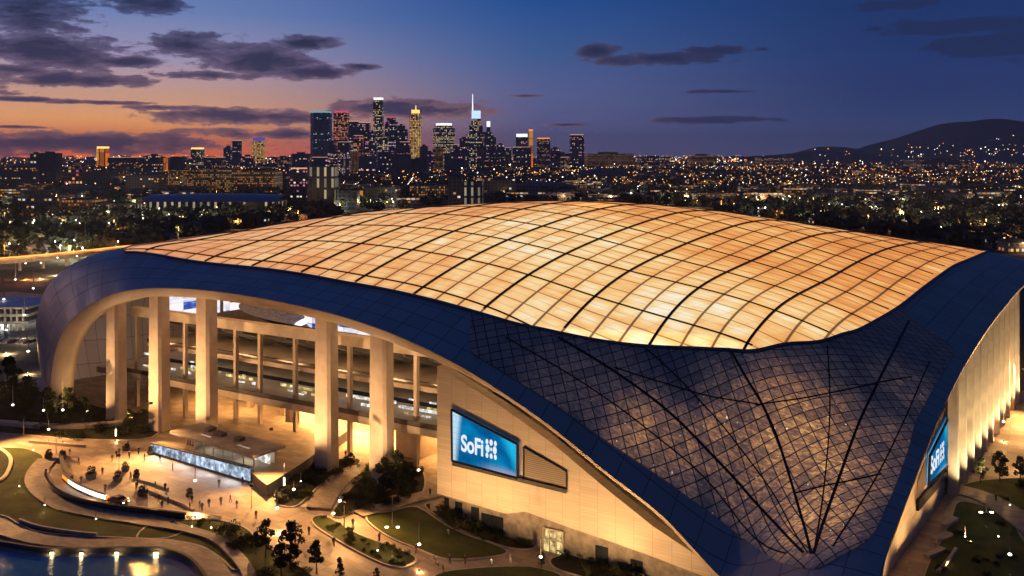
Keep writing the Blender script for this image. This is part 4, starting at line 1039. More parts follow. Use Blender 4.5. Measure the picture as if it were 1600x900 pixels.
for px, by, ty, kd, pw, lb in LAMPS[:-3] + LAMPS[-1:]:
    g = G(px, by); h = max(2.2, (by - ty) / FOC * g.y); r = lamp_proto(kd, round(h, 1)); r.location = g; tag(r, lb, 'lamp')
    light('POINT', (0, 0, 0), pw * 2.2, (1, .52, .19) if kd in ('globe', 'bollard') else (1, .70, .40), .35).parent = r
    r.children[-1].location = (0, 0, h - .35 if kd == 'globe' else h - .45)
# plaza floodlights added on the terrace edge and walks for the wide glow
fl_i = 0
def flood(px, by, h, power, aimpx, spot=110, col=WARM, label=None, z=None):
    power *= 3.2
    g = G(px, by, z); a = G(*aimpx); r = empty('floodlight_mast', g)
    mb = MB(); mb.tube([(0, 0, -.3), (0, 0, h)], .11, 8, r2=.07); mb.build('post', M['pole'], r)
    d = Vector((a.x - g.x, a.y - g.y, 0)).normalized()
    mb = MB(); mb.box(-.35, .35, -.2, .2, -.25, .25); o = mb.build('lamp_head', M['black'], r); o.location = (0, 0, h + .2); o.rotation_euler = (R(-25), 0, math.atan2(d.y, d.x) - R(90))
    o = light('SPOT', (0, 0, 0), power, col, .3, None, spot, .9); o.parent = r; o.location = (d.x * .6, d.y * .6, h + .2)
    o.rotation_euler = (a - (g + Vector((0, 0, h)))).to_track_quat('-Z', 'Y').to_euler()
    tag(r, label, 'floodlight'); return r
flood(236, 704, 11, 15000, (190, 745), 130, label='thin added floodlight mast at the left end of the light wall')
flood(424, 752, 11, 17000, (380, 820), 130, label='thin floodlight mast at the corner of the pavilion terrace')
flood(560, 800, 9, 9000, (560, 850), 130, label='thin added floodlight mast in the shrubs beside the diagonal path')
flood(-20, 690, 13, 34000, (110, 730), 130, label='added floodlight mast at the left edge of the plaza')
flood(1600, 640, 11, 20000, (1570, 690), 130, label='added floodlight mast at the far end of the right hand plaza')
# uplights at the foot of columns and wall
def uplight(p, q, aim, power, spot, blend, label, z=None, col=WARM2, group=None, size=.15):
    x, y, _ = W(p, q, 0); zz = terr(x, y) if z is None else z
    r = empty('uplight', (x, y, zz)); mb = MB(); mb.box(-.3, .3, -.2, .2, 0, .3); mb.build('housing', M['black'], r)
    mb = MB(); mb.box(-.24, .24, -.14, .14, .3, .34); mb.build('lens', M['head_w'], r)
    o = light('SPOT', (0, 0, 0), power * (1 if 'column' in label and 'small' not in label else 3 if 'column' in label else .75), col, size, None, spot, blend); o.parent = r; o.location = (0, 0, .5)
    o.rotation_euler = (Vector(aim) - Vector((x, y, zz + .5))).to_track_quat('-Z', 'Y').to_euler()
    tag(r, label, 'uplight', group); return r
nm = ['leftmost', 'second from left', 'third from left', 'fourth from left', 'rightmost']
for i, p in enumerate(cols_w):
    uplight(p + 3, -2.5, W(p + .4, 4.5, 15), 9000, 80, .9, f'ground uplight in front of the {nm[i]} tall white column', z=TZ if i in (1, 2, 3) else None)
    uplight(p + 4.2, 3.4, W(p + 1.4, 4, 12), 2600, 60, .9, f'small ground uplight grazing the left side of the {nm[i]} tall white column', col=(1, .86, .66))
for i, (p, pw) in enumerate([(84, 17000), (74, 24000), (63, 20000), (52, 25000), (42, 17000), (33, 8000)]):
    uplight(p, -11.5, W(p - 1, QW, 8.5 - i * 1.1), pw * .95, 96, 1.0, f"wall uplight {['at the left end of the screen', 'below the screen', 'below the louvre panel', 'right of the lit entrance', 'below the brightest patch', 'at the right end'][i]} of the cream wall")
for i, q in enumerate((8, 22, 34, 46)):
    uplight(-6, q, W(PE_, q + 1, 8 + i), 15000, 100, 1.0, f"wall uplight {['nearest the corner leg', 'below the right hand louvre', 'below the right hand screen', 'farthest from the corner leg'][i]} along the right hand wall")
for i, q in enumerate(cols_e):
    uplight(-4.5, q - 4.2, W(3, q - 2.5, 15), 20000, 80, .9, 'uplight at the foot of the right hand blade columns', group='uplights below the blade columns', col=(1, .72, .36))
for i, (p, q, tp, pw) in enumerate([(196, -16, 184, 30000), (176, -20, 168, 34000), (150, -22, 152, 34000), (112, -20, 116, 36000), (92, -16, 99, 32000)]):  # masts added to light the columns evenly
    x, y, _ = W(p, q, 0); r = empty('floodlight_mast', (x, y, terr(x, y))); mb = MB(); mb.tube([(0, 0, -.3), (0, 0, 4.5)], .10, 8, r2=.07); mb.build('post', M['pole'], r, loc=(0, 0, 0))
    mb = MB(); mb.box(-.3, .3, -.2, .2, 4.4, 4.9); mb.build('lamp_head', M['black'], r, loc=(0, 0, 0))
    tx, ty, _ = W(tp, 4.5, 0); o = light('SPOT', (0, 0, 0), pw, (1, .50, .18), .3, None, 64, .9); o.data.energy *= 1.3; o.data.color = (1, .56, .25); o.parent = r; d = Vector((tx - x, ty - y, 18 - 5)); o.location = Vector((0, 0, 5)) + d.normalized() * .7; o.rotation_euler = d.to_track_quat('-Z', 'Y').to_euler()
    tag(r, f'thin floodlight mast added to light the {nm[i]} tall white column', 'floodlight')
for px, py, pw, lb in [(70, 800, 900, 'added low garden light in the grass below the curved path'), (150, 822, 500, 'added low garden light above the garden wall'), (30, 770, 700, 'added low garden light on the left lawn'), (52, 712, 600, 'added low garden light at the top of the left lawn'), (430, 878, 900, 'added low garden light under the trees by the diagonal walk'), (330, 836, 500, 'added low garden light beside the garden path'), (590, 872, 500, 'added low garden light in the planted strip'), (300, 834, 300, 'added low garden light near the tip of the small lawn'), (1560, 850, 1500, 'added low garden light on the right hand lawn'), (1508, 850, 900, 'added low garden light beside the stepped walls'), (1578, 800, 1200, 'added low garden light inside the bend of the right hand path'), (470, 762, 500, 'added low garden light in the bed by the terrace')]:  # small lights added to brighten the lawns and beds
    g = G(px, py); r = empty('added_garden_light', g); mb = MB(); mb.tube([(0, 0, -.2), (0, 0, 1.3)], .06, 6); mb.build('post', M['pole'], r, loc=(0, 0, 0)); mb = MB(); mb.tube([(0, 0, 1.3), (0, 0, 1.45)], .13, 8); mb.build('lamp_head', M['head_w'], r, loc=(0, 0, 0))
    light('POINT', (0, 0, 0), pw * 2.5, (1, .62, .16), .2).parent = r; r.children[-1].location = (0, 0, 1.9); tag(r, lb, 'added garden light')
for px, py, lb in [(84, 865, 'leftmost added small lamp on the lake wall'), (130, 866, 'second added small lamp on the lake wall'), (185, 865, 'third added small lamp on the lake wall'), (246, 865, 'rightmost and widest added lamp on the lake wall')]:  # lamps added to throw yellow reflection streaks over the lake
    g = G(px, py); r = empty('added_wall_lamp', g); w = .4 if px > 200 else .25; mb = MB(); mb.box(-w, w, -.75, -.6, .2, .55); mb.build('lamp_head', M['added_lake_lamp'], r, loc=(0, 0, 0)); mb = MB(); mb.box(-w - .1, w + .1, -.9, -.3, .6, .7); mb.build('hood', M['black'], r, loc=(0, 0, 0)); tag(r, lb, 'lamp')
uplight(44, -3.5, W(45, QW, 4.5), 5200, 80, 1.0, 'close wall uplight making the bright pool low on the right part of the cream wall')
uplight(70, -4, W(70, QW, 6), 2600, 90, 1.0, 'close wall uplight making the soft pool under the screen')
for i, (pl, lb) in enumerate([([(1448, 874), (1474, 862)], 'pale stepped wall nearest the leg of the right hand wall'), ([(1460, 848), (1484, 838)], 'pale stepped wall in the middle of the right hand wall'), ([(1476, 826), (1494, 814)], 'pale stepped wall highest along the right hand wall'), ([(1466, 898), (1482, 880), (1494, 862)], 'long pale kerb wall in front of the stepped walls on the right')]):
    wall_strip(pl, .8, 1.2 if i < 3 else .5, 'garden_wall', M['kerb'], lb, 'wall', n=4)
# arch soffit grazers at the western leg
uplight(196, -3, W(207, 0, 16), 9000, 80, .9, 'uplight on the shrub bed lighting the curved inside of the left leg')
uplight(226, -12, W(222, 5, 10), 5000, 80, .9, 'uplight lighting the outer face of the left leg')
# ================================================================== VEGETATION
def leaf_mat(name, a, b):
    m = bpy.data.materials.new(name); m.use_nodes = True; k = NT(m.node_tree)
    bs = k.n('BsdfPrincipled'); o = k.n('OutputMaterial'); k.l(bs.outputs[0], o.inputs[0])
    oi = k.n('ObjectInfo'); tc = k.n('TexCoord').outputs['Object']
    f = k.m('ADD', k.m('MULTIPLY', oi.outputs['Random'], .4), k.m('MULTIPLY', k.noise(tc, .8, 3), .7))
    k.l(k.mix(k.mr(f, .25, .85), a + (1,), b + (1,)), bs.inputs['Base Color']); bs.inputs['Roughness'].default_value = .8; bs.inputs['Specular IOR Level'].default_value = .2
    return m
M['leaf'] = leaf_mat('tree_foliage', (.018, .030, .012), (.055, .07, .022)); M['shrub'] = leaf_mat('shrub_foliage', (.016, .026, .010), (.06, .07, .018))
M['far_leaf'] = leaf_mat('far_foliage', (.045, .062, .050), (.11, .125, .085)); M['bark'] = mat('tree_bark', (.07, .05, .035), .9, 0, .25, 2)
def leaves(mb, c, rad, n, size, r, flat=1.0):
    for _ in range(n):
        while True:
            v = (r.uniform(-1, 1), r.uniform(-1, 1), r.uniform(-1, 1)); q = v[0] ** 2 + v[1] ** 2 + v[2] ** 2
            if .12 < q < 1: break
        p = Vector((c[0] + v[0] * rad, c[1] + v[1] * rad, c[2] + v[2] * rad * flat)); s = size * r.uniform(.6, 1.4)
        a = Vector((r.gauss(0, 1), r.gauss(0, 1), r.gauss(0, .7))).normalized(); b = a.orthogonal().normalized()
        b.rotate(Matrix.Rotation(r.uniform(0, 6.28), 3, a)); c2 = a.cross(b)
        mb.add([p - b * s * .5, p + c2 * s * .32, p + b * s * .6, p - c2 * s * .32], [(0, 1, 2, 3)])
def tree_meshes(seed, h, cw, nclump, nleaf, lsize, trunk_h, conical=False):
    r = random.Random(seed); tr = MB(); cr_ = MB()
    lean = (r.uniform(-.3, .3), r.uniform(-.3, .3))
    tr.tube([(0, 0, -.3), (lean[0] * .3, lean[1] * .3, trunk_h * .6), (lean[0], lean[1], h * .7)], h * .022 + .06, 7, r2=h * .008)
    for i in range(nclump):
        t = r.random(); zz = trunk_h + (h - trunk_h) * (t if not conical else t ** 1.2)
        prof = math.sin(math.pi * (.18 + .78 * t)) if not conical else (1.05 - t)
        rr = cw * prof * math.sqrt(r.random()); w = r.uniform(0, 6.28)
        c = (lean[0] + rr * math.cos(w), lean[1] + rr * math.sin(w), zz)
        leaves(cr_, c, cw * r.uniform(.24, .42), nleaf, lsize, r, .75)
        if i % 3 == 0: tr.tube([(lean[0] * .5, lean[1] * .5, trunk_h + (zz - trunk_h) * .4), c], h * .008 + .02, 4, r2=.015)
    return tr, cr_
def plant_tree(name, at, mt, label, cat, group=None, s=1.0, rz=0.0):
    o = empty(name, at, rz); o.scale = (s, s, s); tag(o, label, cat, group)
    for nme, me in mt:
        c = bpy.data.objects.new(nme, me); COL.objects.link(c); c.parent = o
    return o
def kit(seed, *a, leaf='leaf', **k):
    t, c = tree_meshes(seed, *a, **k); return [('trunk', t.mesh('trunk', M['bark'])), ('crown', c.mesh('crown', M[leaf]))]
NEAR = [kit(3, 7.6, 1.9, 30, 70, .34, 2.2), kit(4, 7.0, 1.7, 26, 70, .34, 2.6), kit(5, 8.2, 2.2, 34, 70, .36, 2.0), kit(9, 7.5, 2.0, 34, 70, .32, .9, conical=True)]
for px, by, ty, ki, lb in [(415, 872, 814, 0, 'slender dark tree on the grass, leftmost of the row beside the diagonal walk'), (455, 890, 816, 2, 'tallest dark tree of the row on the grass beside the diagonal walk'),
                           (440, 905, 850, 1, 'low bushy tree under the tallest tree by the walk'), (495, 897, 846, 1, 'round headed dark tree on the edge of the diagonal walk'),
                           (531, 912, 872, 3, 'pointed dark tree at the bottom edge of the diagonal walk'), (588, 912, 888, 0, 'small treetop at the bottom edge near the lower walk lamp'), (400, 868, 832, 1, 'small leaning tree at the bend of the garden path'),
                           (846, 888, 862, 0, 'little round tree standing alone before the lit glass entrance'), (600, 778, 716, 2, 'broad dark tree in front of the rightmost column'), (622, 786, 708, 0, 'tall dark tree just right of the rightmost column'), (640, 780, 728, 1, 'dark tree between the rightmost column and the cream wall'),
                           (575, 790, 738, 2, 'wide dark tree in the bed beside the garden path'), (548, 734, 708, 1, 'small dark tree at the foot of the fourth column'),
                           (1532, 756, 716, 0, 'first dark tree from the left on the right hand lawn'), (1562, 754, 706, 2, 'tallest dark tree on the right hand lawn'), (1594, 758, 714, 1, 'dark tree cut by the right edge of the picture'),
                           (105, 668, 606, 2, 'dark tree at the foot of the left leg'), (74, 660, 606, 0, 'dark tree hiding the base of the left leg'), (130, 668, 622, 1, 'dark tree right of the left leg'), (42, 648, 588, 2, 'broad dark tree left of the left leg'), (12, 640, 560, 0, 'dark tree at the left edge of the picture'), (200, 676, 640, 1, 'dark tree between the first and second column')]:
    g = G(px, by); h = (by - ty) / FOC * g.y; base = [7.6, 7.0, 8.2, 7.5][ki]
    plant_tree('tree', g, NEAR[ki], lb, 'tree', 'trees in the stadium gardens', h / base, rng.uniform(0, 6))
def shrub_kit(seed, w, h, n):
    r = random.Random(seed); mb = MB()
    for _ in range(n):
        a = r.uniform(0, 6.28); d = w * math.sqrt(r.random()) * .8; leaves(mb, (d * math.cos(a), d * math.sin(a), h * r.uniform(.15, .75)), w * .34, 34, .26, r, .7)
    return mb.mesh('shrub', M['shrub'])
SHR = [shrub_kit(i, 1.5 + .3 * i, 1.3 + .25 * i, 14 + 3 * i) for i in range(4)]
beds = [(5, 70, 'dark shrub in the bed above the raised walk', None), (6, 26, 'low shrub in the bed below the pavilion terrace', None), (7, 44, 'dark shrub in the bed before the rightmost column', None), (8, 34, 'dark shrub along the foot of the cream wall', None), (9, 12, 'dark shrub in the bed at the bottom edge right of the entrance', None), (11, 10, 'shrub on the strip of grass by the right hand walk', None), (3, 20, 'low shrub in the planted strip beside the diagonal walk', None), (2, 10, 'shrub on the grass slope by the diagonal walk', None), (12, 22, 'dark shrub on the right hand lawn', None)]
for li, n, lb, _ in beds:
    poly2 = gpoly(LAWNS[li][0]); xs = [p[0] for p in poly2]; ys = [p[1] for p in poly2]; c = 0
    for _t in range(4000):
        x, y = rng.uniform(min(xs), max(xs)), rng.uniform(min(ys), max(ys))
        if not inside((x, y), poly2): continue
        if li == 12 and (y < 140 or x > 92): continue
        o = bpy.data.objects.new('shrub', SHR[rng.randrange(4)]); COL.objects.link(o); o.location = (x, y, terr(x, y) + .1); s = rng.uniform(.6, 1.1) * (.55 if li in (3, 12, 11) else 1); o.scale = (s, s, s * rng.uniform(.8, 1.2)); o.rotation_euler[2] = rng.uniform(0, 6)
        tag(o, lb, 'shrub', 'shrubs: ' + lb.replace('dark shrub', '').replace('low shrub', '').replace('shrub', '').strip()); c += 1
        if c >= n: break

# ================================================================== PEOPLE, VEHICLES, PLAZA THINGS
M['skin'] = mat('skin', (.35, .2, .13), .6); M['hair'] = mat('hair', (.02, .015, .012), .7)
cloth_cols = [(.02, .02, .025), (.05, .06, .10), (.30, .27, .24), (.16, .03, .03), (.06, .07, .05)]
CL = [mat('clothing', c, .9) for c in cloth_cols]
def person_mesh(seed, step):
    J = [(0, 0, .95), (0, 0, 1.22), (0, 0, 1.45), (0, 0, 1.56), (0, .01, 1.72),
         (-.19, 0, 1.42), (-.25, -.10 * step, 1.15), (-.22, .06 - .16 * step, .90), (.19, 0, 1.42), (.25, .10 * step, 1.15), (.22, .06 + .16 * step, .90),
         (-.10, 0, .90), (-.11, .18 * step, .50), (-.11, .16 * step - .10 * abs(step), .08), (-.11, .16 * step + .06, .03), (.10, 0, .90), (.11, -.12 * step, .50), (.11, -.34 * step, .10), (.11, -.34 * step + .15, .04)]
    Ed = [(0, 1), (1, 2), (2, 3), (3, 4), (2, 5), (5, 6), (6, 7), (2, 8), (8, 9), (9, 10), (0, 11), (11, 12), (12, 13), (13, 14), (0, 15), (15, 16), (16, 17), (17, 18)]
    Rd = [.15, .15, .15, .06, .105, .075, .05, .04, .075, .05, .04, .10, .07, .05, .045, .10, .07, .05, .045]
    me = bpy.data.meshes.new('person'); me.from_pydata(J, Ed, []); o = bpy.data.objects.new('person', me); COL.objects.link(o)
    sm = o.modifiers.new('s', 'SKIN'); sl = me.skin_vertices[0] if me.skin_vertices else None
    if sl is None:
        bm = bmesh.new(); bm.from_mesh(me); bm.verts.layers.skin.verify(); bm.to_mesh(me); bm.free(); sl = me.skin_vertices[0]
    for v, r in zip(sl.data, Rd): v.radius = (r, r * (.72 if r == .15 else 1))
    sl.data[0].use_root = True
    o.modifiers.new('d', 'SUBSURF').levels = 1
    bpy.context.view_layer.update()
    out = bpy.data.meshes.new_from_object(o.evaluated_get(bpy.context.evaluated_depsgraph_get())); bpy.data.objects.remove(o); bpy.data.meshes.remove(me)
    out.materials.clear(); r = random.Random(seed); a, b = r.sample(range(5), 2)
    for m in (CL[a], CL[b], M['skin'], M['hair']): out.materials.append(m)
    for p in out.polygons:
        c = p.center; p.use_smooth = True
        p.material_index = 3 if (c.z > 1.70 or (c.z > 1.62 and c.y < -.02)) else 2 if c.z > 1.50 or (abs(c.x) > .17 and c.z < .97 and c.z > .8) else 0 if c.z > .93 else 1
    return out
PM = [person_mesh(i, st) for i, st in enumerate((.9, .0, .6, .15, 1.0, .3))]
people = [((147, 741), 'person standing on the plaza near the big dark planter'), ((160, 743), 'person beside the planter in the middle of the plaza'), ((182, 716), 'person walking across the upper plaza'), ((186, 712), 'person walking beside another on the upper plaza'), ((109, 713), 'person near the head of the drop-off lane'),
          ((270, 736), 'person in dark clothes on the open plaza below the light wall'), ((215, 762), 'person by the pale seating wall'), ((222, 776), 'person of a small group in mid plaza'), ((230, 777), 'person sitting group member in mid plaza'), ((258, 768), 'person at the end of the seating wall'), ((298, 780), 'person walking left of the bright plaza lamp'), ((312, 796), 'person just right of the bright plaza lamp'),
          ((360, 786), 'person walking alone on the plaza right of the bright lamp'), ((200, 700), 'person near the left end of the light wall'), ((250, 722), 'person passing in front of the light wall'), ((768, 888), 'person walking alone on the walk below the big lawn'), ((684, 893), 'person of the group at the bottom walk'), ((692, 898), 'person with the group at the bottom walk'), ((650, 866), 'person beside the double headed lamp'), ((700, 842), 'person on the big dark lawn'),
          ((470, 716), 'person under the stadium deck left of the fourth column'), ((480, 710), 'person in the lit hall near the fourth column'), ((452, 706), 'person walking in the lit hall'), ((540, 716), 'person between the two right hand columns'), ((400, 812), 'person on the wide diagonal walk'), ((345, 790), 'person on the plaza above the right lawn'), ((1556, 786), 'person on the right hand path'), ((672, 776), 'person by the left edge of the cream wall')]
pr_ = random.Random(17)
for zone, n_, lb in [((120, 700, 230, 770), 12, 'person standing about on the left part of the plaza'), ((240, 745, 400, 800), 12, 'person on the open plaza below the light wall'), ((385, 700, 500, 716), 9, 'person in the lit hall under the stadium deck'), ((420, 800, 600, 880), 9, 'person on the wide diagonal walk'), ((660, 880, 830, 896), 6, 'person on the bottom walk')]:
    for _ in range(n_):
        x_, y_ = pr_.uniform(zone[0], zone[2]), pr_.uniform(zone[1], zone[3])
        if any(inside((x_, y_), pl_[0]) for pl_ in LAWNS): continue
        people.append(((x_, y_), lb))
for i, (px, lb) in enumerate(people):
    o = bpy.data.objects.new('person', PM[i % 6]); COL.objects.link(o); g = G(*px); o.location = (g.x, g.y, g.z + .07); o.rotation_euler[2] = rng.uniform(0, 6.28); o.scale = (1.08,) * 3; tag(o, lb, 'person', 'people on the plaza')
# planters with shrubs, kiosks
def planter(px, w, h, lb):
    g = G(*px); r = empty('planter', g, rng.uniform(0, 1)); mb = MB(); pr = []
    for rr, z in ((w * .42, 0), (w * .5, h), (w * .44, h), (w * .40, h * .8)): pr.append([(rr * math.cos(a), rr * math.sin(a), z) for a in np.linspace(0, 6.283, 15)[:-1]])
    mb.grid(pr, closed=True); mb.build('pot', M['dark_concrete'], r, loc=(0, 0, .05))
    r2 = random.Random(int(px[0])); mb = MB()
    for _ in range(6): leaves(mb, (r2.uniform(-.08, .08) * w, r2.uniform(-.08, .08) * w, h + .3 * w), w * .38, 50, .22, r2)
    mb.build('plant', M['shrub'], r, loc=(0, 0, 0)); tag(r, lb, 'planter', 'planters on the plaza')
for px, w, h, lb in [((142, 748), 2.4, 1.2, 'biggest dark planter on the plaza'), ((196, 736), 1.8, .9, 'dark planter at the centre of the plaza'), ((184, 752), 2.0, 1.0, 'dark planter left of the seating wall'), ((213, 746), 1.5, .8, 'small dark planter at the upper end of the seating wall'), ((198, 704), 1.5, .7, 'small dark planter at the top of the plaza'), ((76, 718), 1.8, 1.2, 'dark planter at the start of the curved path'), ((98, 718), 1.6, 1.2, 'dark planter at the head of the short curved wall'), ((296, 776), 1.6, .7, 'dark planter left of the bright lamp'), ((222, 774), 2.2, .8, 'low wide planter in mid plaza'), ((236, 710), 1.8, .8, 'dark planter at the left end of the light wall'), ((420, 748), 1.4, .9, 'planter on the corner of the terrace')]:
    planter(px, w, h, lb)
# glowing curved strip added in place of a bus light trail, and a dark car
M['bus_paint'] = mat('bus_orange_paint', (.45, .14, .04), .3, 0, .05, .5, 0, .5, .5); M['streak_white'] = glow('streak_white_glow', (1, .94, .84), 3.0, True)
M['tail'] = glow('tail_light_red', (1, .09, .03), 5); M['tyre'] = mat('tyre_rubber', (.015, .015, .016), .9); M['rim'] = mat('wheel_rim', (.4, .4, .42), .4, .8)
M['car_paint'] = mat('dark_red_car_paint', (.055, .010, .010), .25, .1, .05, .5, 0, .5, 1.0)
def rounded(mb, L, Wd, z0, z1, rr, mi=0, slope=0.0):
    """a body extruded along x with rounded section"""
    rows = []
    for x, s in ((-L / 2, .86), (-L / 2 + .15, .97), (-L / 2 + .6, 1), (L / 2 - .6, 1), (L / 2 - .15, .97), (L / 2, .86)):
        rows.append([(x, y * s, z0 + (z - z0) * (s if z > z0 + .2 else 1)) for y, z in ((-Wd / 2, z0), (-Wd / 2, z1 - rr), (-Wd / 2 + rr * .3, z1 - rr * .3), (-Wd / 2 + rr, z1), (Wd / 2 - rr, z1), (Wd / 2 - rr * .3, z1 - rr * .3), (Wd / 2, z1 - rr), (Wd / 2, z0))])
    mb.grid(rows, mi, closed=True)
    for e in (0, len(rows) - 1): b = len(mb.v); mb.v += rows[e]; mb.f.append(tuple(range(b, b + 8))); mb.mi.append(mi); mb.uv.append(None)
def wheel(par, x, y, r):
    mb = MB(); mb.tube([(x, y - .12, r), (x, y + .12, r)], r, 16); w = mb.build('wheel', M['tyre'], par, loc=(0, 0, 0)); mb = MB(); mb.tube([(x, y - .14, r), (x, y + .14, r)], r * .58, 12); mb.build('rim', M['rim'], w, loc=(0, 0, 0))
LB = empty('light_streak', G(135, 771)); tag(LB, 'low curved balustrade of white glow added in place of a bus light trail on the inner side of the drop-off lane', 'streak')
def strip_part(px, h0, h1, th, name, m):
    c = cr([G(*a)[:2] for a in px], 8); t = np.gradient(c, axis=0); t /= np.linalg.norm(t, axis=1)[:, None]; nn = np.c_[-t[:, 1], t[:, 0]] * th / 2; mb = MB()
    rows = [[(p[0] + q[0], p[1] + q[1], h0), (p[0] + q[0], p[1] + q[1], h1), (p[0] - q[0], p[1] - q[1], h1), (p[0] - q[0], p[1] - q[1], h0)] for p, q in zip(c, nn)]
    mb.grid(rows)
    for e in (0, len(rows) - 1): mb.f.append(tuple(e * 4 + i for i in range(4))); mb.mi.append(0); mb.uv.append(None)
    return mb.build(name, m, LB)
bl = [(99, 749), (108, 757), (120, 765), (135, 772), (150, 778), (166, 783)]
M['streak_orange'] = glow('streak_end_glow', (1, .22, .03), 2.2)
strip_part(bl, 0, .35, .7, 'streak_base', M['dark_concrete']); strip_part(bl[1:], .4, 1.25, .45, 'light_panel', M['streak_white']); strip_part(bl[:2], .4, 1.2, .4, 'streak_end', M['streak_orange']); strip_part([(166, 783.2), (170, 784.6)], .4, 1.2, .4, 'streak_end', M['streak_orange']); strip_part(bl, 1.27, 1.36, .6, 'streak_cap', M['dark_concrete'])
light('POINT', tuple(G(136, 784) + Vector((0, 0, .8))), 500, (1, .5, .2), .4, parent=LB, name='streak_light')  # added lamp for the warm spill around the glowing strip
c0_, c1_ = G(172, 783), G(198, 790); cd = c1_ - c0_
CAR = empty('parked_car', (c0_ + c1_) / 2 + Vector((0, 0, .05)), math.atan2(cd.y, cd.x)); tag(CAR, 'dark red car at the right end of the glowing balustrade on the drop-off lane', 'car')
mb = MB(); prof = [(-2.3, .35), (-2.35, .75), (-2.1, .95), (-1.35, 1.0), (-.75, 1.42), (.65, 1.46), (1.5, 1.02), (2.25, .9), (2.32, .6), (2.25, .32)]
rows = []
for y, s in ((-.9, .93), (-.82, 1), (.82, 1), (.9, .93)): rows.append([(x * s, y * (1 if z < 1.05 else .82), z if s == 1 else min(z, 1.35)) for x, z in prof])
mb.grid(rows, closed=True); 
for e in (0, 3): b = len(mb.v); mb.v += rows[e]; mb.f.append(tuple(range(b, b + len(prof)))); mb.mi.append(0); mb.uv.append(None)
mb.build('body', M['car_paint'], CAR, loc=(0, 0, 0))
mb = MB(); mb.add([(-1.3, -.76, 1.02), (1.4, -.76, 1.03), (.62, -.70, 1.42), (-.72, -.70, 1.39)], [(0, 1, 2, 3)]); mb.build('side_window', M['glass_dark'], CAR, loc=(0, -.09, 0))
mb = MB(); mb.add([(1.46, -.66, 1.06), (1.46, .66, 1.06), (.70, .60, 1.45), (.70, -.60, 1.45)], [(0, 1, 2, 3)]); mb.build('windscreen', M['glass_dark'], CAR, loc=(.03, 0, .02))
for x in (-1.4, 1.4):
    for y in (-.84, .84): wheel(CAR, x, y, .34)
for y in (-.62, .62): mb = MB(); mb.box(-2.36, -2.28, y - .18, y + .18, .62, .8); mb.build('tail_light', M['tail'], CAR, loc=(0, 0, 0))
for y in (-.62, .62): mb = MB(); mb.box(2.24, 2.34, y - .18, y + .18, .58, .76); mb.build('headlight', M['head_w'], CAR, loc=(0, 0, 0))
# ================================================================== THE CITY
def tower_mat(name, wall, cols, lit, cw=7.0, ch=6.5, ww=.62, wh=.55, glowbase=.0, st=1.0, sky=.0):
    m = bpy.data.materials.new(name); m.use_nodes = True; k = NT(m.node_tree)
    uv = k.n('UVMap').outputs[0]; x, y, z = k.xyz(uv); rnd = k.n('ObjectInfo').outputs['Random']
    sx = k.m('DIVIDE', x, cw); sy = k.m('DIVIDE', y, ch)
    cell = k.v('ADD', k.v('FLOOR', k.comb(sx, sy, 0.0)), k.comb(k.m('MULTIPLY', rnd, 91.0), k.m('MULTIPLY', rnd, 57.0), 0.0))
    r = k.white(cell); r2 = k.white(k.v('ADD', cell, (17.3, 5.1, 0))); fl = k.white(k.v('MULTIPLY', cell, (0, 1, 0)))
    wx = k.m('LESS_THAN', k.m('ABSOLUTE', k.m('SUBTRACT', k.m('FRACT', sx), .5)), ww / 2); wy = k.m('LESS_THAN', k.m('ABSOLUTE', k.m('SUBTRACT', k.m('FRACT', sy), .5)), wh / 2)
    win = k.m('MULTIPLY', k.m('MULTIPLY', wx, wy), k.m('GREATER_THAN', x, -500.0))
    on = k.m('LESS_THAN', k.m('ADD', k.m('MULTIPLY', r, .52), k.m('MULTIPLY', fl, .48)), lit)
    c = k.ramp(r2, [(i / len(cols), cc) for i, cc in enumerate(cols)], 'CONSTANT')
    e = k.n('Emission'); k.l(c, e.inputs[0]); k.l(k.m('MULTIPLY', k.m('MULTIPLY', win, on), k.m('MULTIPLY_ADD', r2, st * .85, st * .28)), e.inputs[1])
    bs = k.n('BsdfPrincipled'); k.l(k.mix(win, wall + (1,), tuple(v * .35 for v in wall) + (1,)), bs.inputs['Base Color']); bs.inputs['Roughness'].default_value = .35; bs.inputs['Specular IOR Level'].default_value = .6
    ad = k.n('AddShader'); k.l(e.outputs[0], ad.inputs[0]); k.l(bs.outputs[0], ad.inputs[1]); o = k.n('OutputMaterial'); k.l(ad.outputs[0], o.inputs[0])
    m.cycles.emission_sampling = 'NONE'; return m
Y, Wt, Or, Rd_, Te, Pk = lin(255, 205, 120), lin(255, 240, 215), lin(255, 150, 60), lin(255, 80, 80), lin(110, 210, 235), lin(240, 150, 170)
